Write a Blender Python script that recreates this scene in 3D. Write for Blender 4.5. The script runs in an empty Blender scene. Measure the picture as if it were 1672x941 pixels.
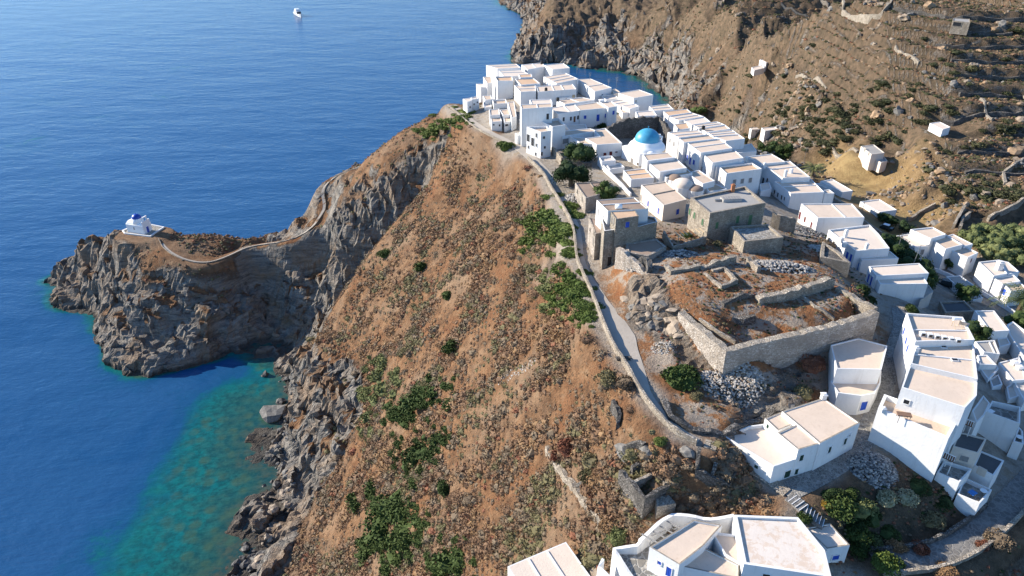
import bpy, math, random
import numpy as np
from mathutils import Vector, Matrix
from mathutils.geometry import delaunay_2d_cdt
R = math.radians
random.seed(7)
RNG = np.random.default_rng(11)
scene = bpy.context.scene
COL = scene.collection
# ---------------------------------------------------------------- camera
CH, PITCH, FOC = 120.0, R(30.0), 1194.0        # height above the sea, tilt, focal length in photo pixels
CP, SP = math.cos(PITCH), math.sin(PITCH)

def ray(px, py):
    xc = (px - 836.0) / FOC; yc = -(py - 470.5) / FOC
    return Vector((xc, CP + yc * SP, -SP + yc * CP))

def P(px, py, z):
    d = ray(px, py)
    t = (z - CH) / d.z
    return Vector((d.x * t, d.y * t, z))

def on_plane(px, py, p0, n):
    d = ray(px, py); c = Vector((0, 0, CH))
    t = (p0 - c).dot(n) / d.dot(n)
    return c + d * t

cam = bpy.data.cameras.new('camera'); cam_o = bpy.data.objects.new('camera', cam); COL.objects.link(cam_o)
cam_o.location = (0, 0, CH); cam_o.rotation_euler = (R(90) - PITCH, 0, 0)
cam.sensor_width = 36; cam.lens = 36 * FOC / 1672.0
cam.clip_start = 1; cam.clip_end = 60000
scene.camera = cam_o

# ---------------------------------------------------------------- noise (vectorised gradient noise)
_perm = np.random.default_rng(3).permutation(256).astype(np.int64)
_perm = np.concatenate([_perm, _perm, _perm])
_g = np.random.default_rng(4).normal(size=(256, 3)); _g /= np.linalg.norm(_g, axis=1)[:, None]

def noise3(x, y, z):
    x = np.asarray(x, float); y = np.asarray(y, float) + 0 * x; z = np.asarray(z, float) + 0 * x
    xi = np.floor(x).astype(np.int64); yi = np.floor(y).astype(np.int64); zi = np.floor(z).astype(np.int64)
    xf, yf, zf = x - xi, y - yi, z - zi
    u, v, w = (t * t * t * (t * (t * 6 - 15) + 10) for t in (xf, yf, zf))
    out = 0
    for dx in (0, 1):
        for dy in (0, 1):
            for dz in (0, 1):
                h = _perm[_perm[_perm[(xi + dx) & 255] + ((yi + dy) & 255)] + ((zi + dz) & 255)]
                g = _g[h]
                d = g[..., 0] * (xf - dx) + g[..., 1] * (yf - dy) + g[..., 2] * (zf - dz)
                out = out + d * (u if dx else 1 - u) * (v if dy else 1 - v) * (w if dz else 1 - w)
    return out * 1.6

def fbm(x, y, z, o=4, gain=.5):
    s, a = 0, 1.0
    for i in range(o):
        s = s + a * noise3(x, y, z); x, y, z = x * 2.03 + 5.1, y * 2.03 + 1.7, z * 2.03 + 9.2; a *= gain
    return s

def ridged(x, y, z, o=4):
    s, a = 0, 1.0
    for i in range(o):
        s = s + a * (1 - 2 * np.abs(noise3(x, y, z))); x, y, z = x * 2.1 + 3.3, y * 2.1 + 7.9, z * 2.1 + 1.1; a *= .5
    return s * .5

def sstep(a, b, x):
    t = np.clip((np.asarray(x, float) - a) / (b - a), 0, 1)
    return t * t * (3 - 2 * t)

# ---------------------------------------------------------------- object helpers
def tag(o, label=None, cat=None, group=None, kind=None):
    if label: o['label'] = label
    if cat: o['category'] = cat
    if group: o['group'] = group
    if kind: o['kind'] = kind
    return o

def mesh_np(name, V, F, mats=(), parent=None, smooth=False, mi=None):
    me = bpy.data.meshes.new(name)
    V = np.asarray(V, np.float32); F = np.asarray(F, np.int32)
    me.vertices.add(len(V)); me.vertices.foreach_set('co', V.ravel())
    k = F.shape[1]
    me.loops.add(F.size); me.loops.foreach_set('vertex_index', F.ravel())
    me.polygons.add(len(F)); me.polygons.foreach_set('loop_start', np.arange(0, F.size, k, dtype=np.int32))
    if mi is not None: me.polygons.foreach_set('material_index', np.asarray(mi, np.int32))
    me.polygons.foreach_set('use_smooth', np.full(len(F), smooth, bool))
    me.update(calc_edges=True); me.validate()
    for m in (mats if isinstance(mats, (list, tuple)) else [mats]): me.materials.append(m)
    return link(name, me, parent)

def link(name, me, parent=None):
    o = bpy.data.objects.new(name, me); COL.objects.link(o)
    if parent is not None:
        o.parent = parent; o.matrix_parent_inverse = parent_matrix(parent).inverted()
    return o

def parent_matrix(p):
    m = Matrix.LocRotScale(p.location, p.rotation_euler, p.scale)
    if p.parent is not None: m = parent_matrix(p.parent) @ p.matrix_parent_inverse @ m
    return m

class MB:
    """collects polygons for one mesh object"""
    def __init__(s): s.v = []; s.f = []; s.m = []
    def poly(s, pts, mi=0):
        i = len(s.v); s.v += [tuple(p) for p in pts]; s.f.append(tuple(range(i, i + len(pts)))); s.m.append(mi)
    def prism(s, poly, z0, z1, mi=0, cap_mi=None, bottom=False):
        n = len(poly); z0 = [z0] * n if not hasattr(z0, '__len__') else z0; z1 = [z1] * n if not hasattr(z1, '__len__') else z1
        i = len(s.v)
        s.v += [(p[0], p[1], z0[k]) for k, p in enumerate(poly)] + [(p[0], p[1], z1[k]) for k, p in enumerate(poly)]
        for k in range(n):
            k2 = (k + 1) % n
            s.f.append((i + k, i + k2, i + n + k2, i + n + k)); s.m.append(mi)
        s.f.append(tuple(i + n + k for k in range(n))); s.m.append(mi if cap_mi is None else cap_mi)
        if bottom: s.f.append(tuple(i + n - 1 - k for k in range(n))); s.m.append(mi)
    def box(s, c, sx, sy, sz, rz=0, mi=0, M=None):
        a, b = math.cos(rz), math.sin(rz)
        pts = []
        for dz in (-.5, .5):
            for dx, dy in ((-.5, -.5), (.5, -.5), (.5, .5), (-.5, .5)):
                x, y = dx * sx, dy * sy
                p = Vector((x * a - y * b, x * b + y * a, dz * sz))
                if M is not None: p = M @ Vector((dx * sx, dy * sy, dz * sz))
                pts.append(tuple(Vector(c) + p))
        i = len(s.v); s.v += pts
        for f in ((3, 2, 1, 0), (4, 5, 6, 7), (0, 1, 5, 4), (1, 2, 6, 5), (2, 3, 7, 6), (3, 0, 4, 7)):
            s.f.append(tuple(i + k for k in f)); s.m.append(mi)
    def tube(s, a, b, r0, r1=None, n=6, mi=0):
        a, b = Vector(a), Vector(b); r1 = r0 if r1 is None else r1
        d = (b - a).normalized(); u = d.orthogonal().normalized(); w = d.cross(u)
        i = len(s.v)
        for p, r in ((a, r0), (b, r1)):
            for k in range(n):
                t = 2 * math.pi * k / n
                s.v.append(tuple(p + u * (r * math.cos(t)) + w * (r * math.sin(t))))
        for k in range(n):
            k2 = (k + 1) % n
            s.f.append((i + k, i + k2, i + n + k2, i + n + k)); s.m.append(mi)
        s.f.append(tuple(i + n + k for k in range(n))); s.m.append(mi)
        s.f.append(tuple(i + n - 1 - k for k in range(n))); s.m.append(mi)
    def dome(s, c, r, h, n=20, rings=7, mi=0, a0=0.0):
        i = len(s.v)
        for j in range(rings):
            t = a0 + (math.pi / 2 - a0) * j / rings
            for k in range(n):
                q = 2 * math.pi * k / n
                s.v.append((c[0] + r * math.cos(t) * math.cos(q), c[1] + r * math.cos(t) * math.sin(q), c[2] + h * math.sin(t)))
        s.v.append((c[0], c[1], c[2] + h)); top = len(s.v) - 1
        for j in range(rings):
            for k in range(n):
                k2 = (k + 1) % n
                if j < rings - 1: s.f.append((i + j * n + k, i + j * n + k2, i + (j + 1) * n + k2, i + (j + 1) * n + k))
                else: s.f.append((i + j * n + k, i + j * n + k2, top))
                s.m.append(mi)
    def build(s, name, mats, parent=None, smooth=False):
        me = bpy.data.meshes.new(name)
        me.from_pydata(s.v, [], s.f)
        for m in (mats if isinstance(mats, (list, tuple)) else [mats]): me.materials.append(m)
        me.polygons.foreach_set('material_index', np.array(s.m, np.int32))
        if smooth: me.polygons.foreach_set('use_smooth', np.full(len(s.f), True, bool))
        me.update()
        return link(name, me, parent)

def empty(name, loc, rz=0):
    o = bpy.data.objects.new(name, None); o.empty_display_size = .5; COL.objects.link(o)
    o.location = loc; o.rotation_euler = (0, 0, rz)
    return o

def copy_tree(o, parent=None):
    c = o.copy(); COL.objects.link(c)
    if parent is not None: c.parent = parent
    for ch in list(o.children): copy_tree(ch, c)
    return c
# ---------------------------------------------------------------- materials
def new_mat(name, rough=.85, spec=.3):
    m = bpy.data.materials.new(name); m.use_nodes = True
    nt = m.node_tree; b = nt.nodes['Principled BSDF']
    b.inputs['Roughness'].default_value = rough
    b.inputs['Specular IOR Level'].default_value = spec
    return m, nt, b

def nd(nt, t, **kw):
    n = nt.nodes.new(t)
    for k, v in kw.items(): setattr(n, k, v)
    return n

def noise_n(nt, scale, detail=4, rough=.6, vec=None, dist=0):
    n = nd(nt, 'ShaderNodeTexNoise'); n.inputs['Scale'].default_value = scale; n.inputs['Detail'].default_value = detail
    n.inputs['Roughness'].default_value = rough; n.inputs['Distortion'].default_value = dist
    if vec is not None: nt.links.new(vec, n.inputs['Vector'])
    return n

def ramp(nt, fac, stops):
    r = nd(nt, 'ShaderNodeValToRGB'); e = r.color_ramp.elements
    while len(e) < len(stops): e.new(.5)
    for i, (p, c) in enumerate(stops):
        e[i].position = p; e[i].color = (*c, 1) if len(c) == 3 else c
    nt.links.new(fac, r.inputs['Fac']); return r

def mixc(nt, fac, a, b, mode='MIX'):
    m = nd(nt, 'ShaderNodeMix', data_type='RGBA', blend_type=mode)
    for sock, v in ((m.inputs['Factor'], fac), (m.inputs['A'], a), (m.inputs['B'], b)):
        if isinstance(v, (int, float)): sock.default_value = v
        elif isinstance(v, tuple): sock.default_value = (*v, 1)
        else: nt.links.new(v, sock)
    return m.outputs['Result']

def mathn(nt, op, a, b=None, clamp=False):
    m = nd(nt, 'ShaderNodeMath', operation=op, use_clamp=clamp)
    for s, v in zip(m.inputs, (a, b)):
        if v is None: continue
        if isinstance(v, (int, float)): s.default_value = v
        else: nt.links.new(v, s)
    return m.outputs[0]

def maprange(nt, v, a, b, c=0, d=1):
    m = nd(nt, 'ShaderNodeMapRange'); m.inputs['From Min'].default_value = a; m.inputs['From Max'].default_value = b
    m.inputs['To Min'].default_value = c; m.inputs['To Max'].default_value = d
    nt.links.new(v, m.inputs['Value']); return m.outputs['Result']

def bump(nt, b, h, strength=.5, dist=.1, normal=None):
    n = nd(nt, 'ShaderNodeBump'); n.inputs['Strength'].default_value = strength; n.inputs['Distance'].default_value = dist
    nt.links.new(h, n.inputs['Height'])
    if normal is not None: nt.links.new(normal, n.inputs['Normal'])
    nt.links.new(n.outputs['Normal'], b.inputs['Normal']); return n.outputs['Normal']

def pos(nt):
    return nd(nt, 'ShaderNodeNewGeometry').outputs['Position']

def plaster(name, col, var=.08, stain=(.45, .42, .38), stain_amt=.25, patch=None, patch_amt=.5):
    m, nt, b = new_mat(name, .9, .2)
    p = pos(nt)
    n1 = noise_n(nt, .35, 5, .65, p); n2 = noise_n(nt, 2.2, 5, .7, p)
    c = mixc(nt, maprange(nt, n1.outputs['Fac'], .3, .7), tuple(x * (1 - var) for x in col), tuple(min(1, x * (1 + var * .5)) for x in col))
    st = mathn(nt, 'MULTIPLY', maprange(nt, n2.outputs['Fac'], .56, .78), stain_amt)
    c = mixc(nt, st, c, stain)
    if patch:
        n3 = noise_n(nt, .8, 6, .75, p, .4)
        c = mixc(nt, mathn(nt, 'MULTIPLY', maprange(nt, n3.outputs['Fac'], .5, .56), patch_amt), c, patch)
    mps = nd(nt, 'ShaderNodeMapping'); mps.inputs['Scale'].default_value = (1.8, 1.8, .16); nt.links.new(p, mps.inputs['Vector'])
    n5 = noise_n(nt, 1.0, 5, .7, mps.outputs[0])
    c = mixc(nt, mathn(nt, 'MULTIPLY', maprange(nt, n5.outputs['Fac'], .54, .74), stain_amt), c, stain)
    nt.links.new(c, b.inputs['Base Color'])
    n4 = noise_n(nt, 3.5, 5, .65, p)
    bump(nt, b, n4.outputs['Fac'], .35, .08)
    return m

def stone(name, c1, c2, c3, scale=2.2, flat=.45, mortar=None, bump_d=.25):
    """dry-stone: flattened voronoi cells, each stone with its own tint"""
    m, nt, b = new_mat(name, .92, .2)
    p = pos(nt)
    mp = nd(nt, 'ShaderNodeMapping'); mp.inputs['Scale'].default_value = (scale, scale, scale / flat); nt.links.new(p, mp.inputs['Vector'])
    nz = noise_n(nt, 1.3, 3, .6, p)
    ad = nd(nt, 'ShaderNodeVectorMath', operation='ADD'); nt.links.new(mp.outputs[0], ad.inputs[0]); nt.links.new(nz.outputs['Color'], ad.inputs[1])
    v = nd(nt, 'ShaderNodeTexVoronoi'); v.inputs['Scale'].default_value = 1; nt.links.new(ad.outputs[0], v.inputs['Vector'])
    e = nd(nt, 'ShaderNodeTexVoronoi', feature='DISTANCE_TO_EDGE'); e.inputs['Scale'].default_value = 1; nt.links.new(ad.outputs[0], e.inputs['Vector'])
    sp = nd(nt, 'ShaderNodeSeparateColor'); nt.links.new(v.outputs['Color'], sp.inputs[0])
    c = ramp(nt, sp.outputs[0], [(0, c1), (.5, c2), (1, c3)]).outputs['Color']
    n2 = noise_n(nt, .5, 5, .7, p)
    c = mixc(nt, maprange(nt, n2.outputs['Fac'], .42, .62, .0, .7), c, tuple(x * .75 for x in c1))
    ed = maprange(nt, e.outputs['Distance'], .0, .12)
    c = mixc(nt, ed, mortar or tuple(x * .45 for x in c1), c)
    nt.links.new(c, b.inputs['Base Color'])
    h = mathn(nt, 'ADD', ed, mathn(nt, 'MULTIPLY', sp.outputs[1], .6))
    bump(nt, b, h, .9, bump_d)
    return m

def simple(name, col, rough=.7, spec=.3, var=.15, scale=3.0, metal=0):
    m, nt, b = new_mat(name, rough, spec)
    n = noise_n(nt, scale, 4, .6, pos(nt))
    c = mixc(nt, maprange(nt, n.outputs['Fac'], .3, .7), tuple(x * (1 - var) for x in col), tuple(min(1, x * (1 + var)) for x in col))
    nt.links.new(c, b.inputs['Base Color']); b.inputs['Metallic'].default_value = metal
    return m

def foliage(name, c1, c2, c3=None, hue=.06, transl=True):
    m, nt, b = new_mat(name, .75, .15)
    n = noise_n(nt, 1.4, 4, .7, pos(nt))
    oi = nd(nt, 'ShaderNodeObjectInfo')
    f = mathn(nt, 'ADD', mathn(nt, 'MULTIPLY', n.outputs['Fac'], .8), mathn(nt, 'MULTIPLY', oi.outputs['Random'], .45))
    stops = [(.25, c1), (.85, c2)] if c3 is None else [(.2, c1), (.55, c2), (.9, c3)]
    c = ramp(nt, f, stops).outputs['Color']
    nt.links.new(c, b.inputs['Base Color'])
    return m

M = {}
M['white'] = plaster('whitewash', (.76, .75, .73), .07, (.46, .42, .37), .32)
M['white_clean'] = plaster('fresh_whitewash', (.84, .84, .83), .03, (.6, .58, .55), .08)
M['cream'] = plaster('cream_plaster', (.66, .58, .49), .08, (.4, .34, .28), .3)
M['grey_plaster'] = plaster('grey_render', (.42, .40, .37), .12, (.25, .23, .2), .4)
M['roof_a'] = plaster('pale_screed_roof', (.66, .53, .415), .09, (.44, .31, .21), .35)
M['roof_b'] = plaster('sand_screed_roof', (.61, .47, .35), .1, (.40, .26, .17), .4)
M['roof_c'] = plaster('ochre_screed_roof', (.62, .42, .27), .12, (.42, .24, .14), .35)
M['roof_w'] = plaster('white_screed_roof', (.70, .59, .485), .07, (.5, .4, .31), .35)
M['roof_patch'] = plaster('peeling_roof', (.70, .62, .54), .06, (.5, .38, .28), .25, (.58, .43, .31), .6)
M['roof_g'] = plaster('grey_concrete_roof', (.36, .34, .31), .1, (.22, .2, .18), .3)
M['roof_d'] = plaster('dark_felt_roof', (.11, .11, .11), .15, (.06, .06, .06), .3)
M['roof_br'] = plaster('old_brown_roof', (.33, .24, .18), .15, (.18, .13, .1), .4)
M['flag'] = stone('flagstone', (.2, .19, .17), (.28, .25, .21), (.34, .3, .25), 1.1, 1.0, (.42, .4, .36), .05)
M['flag_w'] = stone('whitewashed_flagstone', (.26, .24, .21), (.33, .3, .26), (.4, .36, .3), 1.2, 1.0, (.7, .68, .64), .05)
M['stone'] = stone('grey_stone', (.33, .285, .225), (.48, .415, .33), (.58, .505, .41), 3.4, .45, (.24, .205, .165), .15)
M['stone_dark'] = stone('dark_schist', (.12, .11, .1), (.2, .185, .165), (.3, .27, .24), 3.4, .45, None, .15)
M['stone_pale'] = stone('pale_stone', (.36, .30, .235), (.49, .42, .33), (.59, .515, .42), 3.4, .45, (.28, .24, .19), .13)
M['stone_white'] = stone('limewashed_stone', (.38, .32, .26), (.54, .47, .40), (.66, .60, .53), 3.0, .42, (.34, .29, .24), .12)
M['slate_cap'] = simple('slate_coping', (.3, .26, .21), .9, .2, .3, 2.5)
M['blue'] = simple('blue_paint', (.02, .075, .42), .5)
M['blue_l'] = simple('light_blue_paint', (.05, .2, .5), .5)
M['dkgreen'] = simple('dark_green_paint', (.02, .05, .035), .5)
M['green'] = simple('green_paint', (.06, .14, .07), .5)
M['red'] = simple('dark_red_paint', (.11, .012, .015), .5)
M['brown'] = simple('brown_wood', (.16, .08, .045), .6)
M['dark'] = simple('dark_opening', (.012, .014, .018), .4, .5)
M['greywood'] = simple('grey_wood', (.26, .25, .24), .7)
M['dome_l'] = simple('turquoise_dome_paint', (.055, .29, .45), .45, .4, .12, 1.2)
M['dome_d'] = simple('cobalt_dome_paint', (.01, .06, .36), .4, .4)
M['metal'] = simple('grey_metal', (.35, .35, .35), .4, .5, .1, 3, .8)
M['rust'] = simple('rusty_metal', (.2, .12, .08), .7)
M['wood'] = simple('pale_wood', (.5, .38, .24), .7)
M['asphalt'] = stone('grey_paving', (.15, .14, .128), (.19, .18, .165), (.23, .215, .195), 1.5, 1.0, (.26, .245, .225), .03)
M['path'] = plaster('pale_concrete_path', (.42, .37, .31), .12, (.27, .22, .17), .4)
M['black'] = simple('black_rubber', (.02, .02, .02), .6)
M['carpaint'] = simple('dark_car_paint', (.015, .025, .025), .25, .6, .05)
M['carwhite'] = simple('white_car_paint', (.7, .7, .7), .25, .6, .05)
M['glass'] = simple('dark_glass', (.02, .03, .035), .1, .7)
M['terracotta'] = simple('terracotta', (.36, .15, .07), .8)
M['cobble'] = stone('cobblestones', (.16, .15, .135), (.24, .225, .2), (.32, .3, .265), 2.6, 1.0, (.36, .345, .32), .06)
# ---------------------------------------------------------------- terrain control points (photo pixel, height) -> world
# each group: rock (0..1), urban (0..1), list of (px, py, z) ; W = world (x, y, z)
G = []
def grp(rock, urb, pts, zone=0): G.extend((P(*p), rock, urb, zone) for p in pts)
def grpw(rock, urb, pts, zone=0): G.extend((Vector(p), rock, urb, zone) for p in pts)
SHORE = []
def shore(pts):
    for p in pts: G.append((P(p[0], p[1], 0), 1, 0, 0)); SHORE.append(P(p[0], p[1], 0))
# islet with the chapel
shore([(90,468),(84,500),(100,508),(132,500),(150,512),(160,540),(165,575),(185,600),(215,610),(250,612),(290,606),(330,596),(360,582),(385,575),(405,566),(430,560),(462,557)])
grpw(1,0,[(-146,224,0),(-126,229,0),(-105,227,0),(-86,224,0),(-70,222,0),(-66,236,0),(-54,247,0),(-37,260,0),(-20,266,0),(0,280,0),(25,284,0),(45,272,0),(62,268,0),(80,285,0),(100,320,0)])
grp(.9,0,[(100,425,7),(150,385,17),(190,380,20.5)])
grp(.15,0,[(215,388,22),(245,384,22.5),(285,382,22.8),(330,380,22),(380,386,21),(340,428,20),(300,405,21.5),(265,398,22)],3)
grp(.35,0,[(400,402,20.3),(230,400,21.5),(300,440,18.5),(240,432,18.5),(360,445,17.5)],3)
grp(.9,0,[(180,405,17),(150,430,9.5),(110,480,3),(125,470,5),(200,440,15.5),(400,440,14),(430,420,18),(185,480,9),(165,515,4),(220,485,12),(300,482,13.5),(380,480,11),(400,500,8),(220,560,4.5),(300,555,6),(370,522,7),(398,490,8.5),(200,530,6),(250,530,8),(330,520,10),(280,588,2),(340,570,3),(230,590,2.2),(190,570,3)])
# isthmus and the shaded gully
grp(.7,0,[(460,397,22),(510,371,26),(530,340,29.2),(525,312,32),(538,296,34),(555,285,35.7),(575,277,38)],3)
grpw(.7,0,[tuple(P(*q) + Vector((0, 5, -1.2))) for q in [(510,371,26),(538,296,34),(555,285,35.7),(575,277,38)]],3)
grp(.8,0,[(500,345,24.5),(510,318,28.5),(484,368,23),(548,356,30),(552,320,33.5)])
grp(1,0,[(440,440,12),(430,490,6),(450,520,2.5),(480,450,15),(500,430,17),(520,400,22),(540,420,19),(520,480,10),(490,540,3),(560,370,31)])
grp(.4,0,[(600,253,44.5),(650,217,50.5),(700,190,56),(625,235,47.7),(675,204,53.4),(600,275,41.5),(572,300,36.8),(650,235,49.6),(690,213,53),(620,262,45.5)],3)
grpw(.6,0,[tuple(P(*q) + Vector((2, 7, -2.5))) for q in [(600,253,44.5),(650,217,50.5),(700,190,56),(625,235,47.7),(675,204,53.4)]],3)
grp(.6,0,[(640,283,44.5),(610,315,38.8),(575,360,32.5),(695,245,50.5)],3)
grp(1,0,[(725,232,54.5),(700,275,46),(640,345,36.5),(590,425,23),(545,485,13.5),(510,545,6),(482,590,.5)])
grp(.15,0,[(740,180,59),(715,190,56.5),(690,205,54)],3)
# cliff foot
shore([(480,600),(477,620),(474,650),(466,690),(460,720),(455,745),(456,780),(448,815),(440,850),(425,885),(412,915),(400,941)])
grp(1,0,[(490,562,14.5),(500,600,12.5),(500,640,11),(512,560,16),(540,600,16),(540,640,14),(505,690,9),(520,735,7),(500,765,4),(500,800,2.5),(485,840,1.8),(470,880,1.6),(460,920,1.6),(575,640,17.5),(560,690,13.5),(545,720,10.5),(540,760,8.5),(525,790,5)])
# brown hillside
grp(0,0,[(750,215,58),(705,300,46.5),(652,352,39.5),(602,420,31.5),(562,480,23),(545,545,14.5),
 (850,300,58),(780,300,52),(800,240,58.3),(750,240,56.3),(780,270,55),(850,350,55),(760,350,47.5),(690,350,42),
 (850,420,54.7),(750,420,46),(650,420,36.3),(900,490,56.5),(800,490,47),(700,490,36.5),(620,490,28),(580,490,23),
 (900,560,56),(800,560,46),(700,560,34.5),(620,560,25),(585,560,20),(950,620,57),(850,620,49),(750,620,39),(650,620,27.3),(610,620,21.5),
 (1000,700,57),(900,700,50.3),(800,700,42),(700,700,32),(640,700,25.3),(600,700,19.8),
 (1050,780,56.3),(950,780,51),(850,780,43.7),(750,780,34.8),(650,780,24),(600,780,17.5),(560,780,11.5),
 (1000,850,52.2),(900,850,46),(800,850,38),(700,850,28),(600,850,16.2),(545,850,8.7),(515,880,4.5),
 (1000,941,49),(900,941,43),(800,941,35),(700,941,25.3),(600,941,14),(520,941,4.6),(900,900,44.5)],1)
# coast path (also flattened below)
COAST = [(738,172,61),(755,186,61),(770,200,61.5),(790,213,62),(820,228,62),(850,243,62),(872,262,62),(895,285,62),(906,310,62),(925,340,62),(940,368,62),(945,395,62),(946,420,62),(955,445,62),(968,470,62),(978,495,62),(990,530,62),(1005,565,62),(1030,600,62),(1050,635,61.7),(1075,672,61.2),(1105,703,60.7),(1140,722,60.2)]
grp(0,.6,COAST,2)
# ridge top village ground
grp(0,1,[(800,190,63),(850,200,63),(900,200,63),(960,190,62.5),(860,150,62.5),(900,130,62),(950,140,61),(1000,150,60),(1000,220,62),(1057,265,62.5),(1050,200,60),(1100,250,61),(1140,220,58),(1200,300,59.5),(1180,240,57),(1300,360,57.5),(1000,300,63),(960,260,62.8),(1120,330,63),(950,330,62.3),(1250,330,59),(1060,350,63.5)],2)
grp(.25,.8,[(1040,400,65),(1150,420,66.5),(1250,410,64.7),(1130,480,66.6),(1280,450,65.6),(1400,490,65.8),(1300,510,65.5),(1200,560,65),(1330,420,64),(1010,440,64.5),(1000,470,63.5),(1100,440,66.5)],7)
grp(.8,.2,[(1060,480,65),(1100,510,64.8),(1040,520,63.4),(1030,480,63.8)],7)
grp(.6,.3,[(1050,545,62.4),(1185,612,61.5),(1430,552,60),(1115,560,62.2),(1075,600,61.9),(1130,640,61.2),(1200,660,60.7),(1300,625,60),(1250,590,60.5),(1270,665,60.5),(1180,690,60.9),(1110,680,61),(1180,722,59),(1250,700,58.5)],7)
grp(.1,1,[(1260,795,57.5),(1400,730,57),(1330,785,57),(1430,640,58.5),(1460,570,59.5),(1480,520,59),(1360,760,57),(1480,650,58.3),(1520,700,57)],2)
grp(.2,.3,[(1330,825,56),(1400,840,55),(1450,870,54),(1420,800,56),(1540,815,55.4),(1350,900,54.3),(1580,845,54),(1440,920,53.2)],4)
grp(0,.8,[(1480,917,52.7),(1550,905,52.8),(1620,855,53),(1672,800,52.8),(1640,760,53.2),(1640,830,53)],2)
grp(.3,0,[(1672,890,50),(1600,935,50.4),(1672,941,48.5),(1520,941,51.8)],4)
grp(0,.8,[(1640,720,53.3),(1600,740,53.8),(1640,600,53),(1580,540,53.6),(1560,640,56.5),(1520,470,54),(1500,490,54.5),(1660,660,53),(1400,440,56.8),(1440,450,55.3),(1350,380,57.5),(1560,480,51)],2)
grp(0,.8,[(1330,318,53.5),(1400,372,52.8),(1450,402,51.8),(1500,428,51.2),(1560,440,50.6),(1620,475,50.3),(1672,515,50.4),(1672,580,52.3)],2)
# lower village gardens / ruins by the path
grp(.1,.2,[(1050,850,54.2),(1150,830,55),(1250,830,55.3),(1100,790,57),(1180,790,57.3),(1050,730,58.5),(1000,760,55.8),(950,850,49)],1)
grp(0,.8,[(1050,900,52),(1150,880,53),(1300,870,53.5),(1250,940,52.5),(1400,935,52.8),(980,920,50)],2)
# valley and opposite hill
grp(.1,0,[(1350,275,44),(1390,290,46),(1430,310,46.5),(1500,360,48),(1380,320,47.5),(1470,390,50)],5)
grp(.1,.2,[(1290,262,43.5),(1240,250,44)],4)
grp(.36,0,[(1250,220,33),(1300,240,40),(1250,150,41),(1250,105,48),(1350,200,48),(1200,190,20),(1200,150,26.5),(1200,100,36.5),(1350,240,46),(1400,240,49.5),(1300,170,44.5)],6)
grp(.15,0,[(1200,50,48),(1200,0,60),(1250,50,58),(1250,0,67),(1350,100,61),(1350,0,76),(1350,50,68),(1450,330,47.8),(1450,250,53.5),(1450,150,63),(1450,50,75),(1450,0,81.5),
 (1550,380,49.5),(1550,300,54.3),(1550,200,61.8),(1550,100,71.5),(1550,50,77),(1550,0,83),(1672,400,49.7),(1672,300,54.8),(1672,200,62),(1672,100,71.8),(1672,50,77.3),(1672,0,83.3),(1800,0,84),(1800,100,72.5),(1800,200,63),(1800,300,56),(1500,320,51),(1610,330,53)],6)
# far headland
shore([(842,20),(855,34),(850,52),(842,72),(836,88),(845,103),(905,103),(945,105),(985,113),(1030,122),(1060,133),(1078,150),(1093,166)])
grp(1,0,[(862,10,9),(872,40,10),(862,82,5),(885,80,7),(900,62,14),(910,85,7),(960,88,8),(1000,80,9),(1000,50,17.5),(1060,100,9),(1100,100,14),(1090,135,7),(1130,155,11),(1150,150,13.5),(1110,165,4)],6)
grp(.35,0,[(900,30,22.5),(900,0,30),(950,30,23),(1000,0,33),(1050,40,26),(1100,50,28),(1100,0,44),(1150,100,25.5),(1150,50,38),(1150,0,52)],6)
# hidden ground and borders (world)
grpw(.6,0,[(45,230,28),(60,230,30),(75,245,22),(60,262,5),(90,270,12),(85,215,40),(70,205,46),(20,245,20),(-5,235,38),(-20,235,30),(0,262,8),(25,268,6),(45,255,8),(-33,227,42),(-42,226,36)],6)
grpw(.2,0,[(110,400,4),(130,350,12),(95,345,0),(105,310,8)],6)
grpw(.2,0,[(-70,36,-4),(-40,36,12),(-10,36,33),(10,36,44),(40,36,44),(70,36,38),(110,36,36),(170,36,40),(310,36,60),(310,150,100),(310,300,112),(310,500,108),(310,830,60),(200,100,62),(150,70,42),(120,100,47),(160,140,62),(200,420,88),(170,520,72),(120,620,42),(60,690,30),(200,700,60),(20,800,8),(200,830,30),(230,250,92)],6)
# sea bed
grpw(1,0,[(-200,36,-24),(-200,150,-30),(-200,250,-30),(-200,830,-40),(-130,36,-17),(-140,110,-22),(-120,140,-15),(-150,180,-14),(-172,205,-14),(-165,240,-18),(-100,245,-16),(-60,262,-15),(-20,300,-16),(30,330,-12),(60,350,-10),(80,400,-8),(60,420,-12),(0,400,-25),(-20,600,-30),(20,500,-15),(60,470,-9),(-60,400,-32),(-10,700,-30),(-95,95,-9),(-105,70,-12),(-85,120,-7),(-95,150,-9),(-78,140,-4),(-70,112,-4.5),(-75,150,-3.5),(-72,90,-5),(-80,165,-5),(-66,160,-2),(-64,130,-1.6),(-64,105,-2),(-66,85,-2.5),(-90,160,-9),(-120,158,-13),(-60,60,-2.5)])
GP = np.array([tuple(g[0]) for g in G]); GA = np.array([(g[0].z, g[1], g[2]) + tuple(1.0 if g[3] == k else 0.0 for k in (1, 2, 3, 4, 5, 6, 7)) for g in G])

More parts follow.
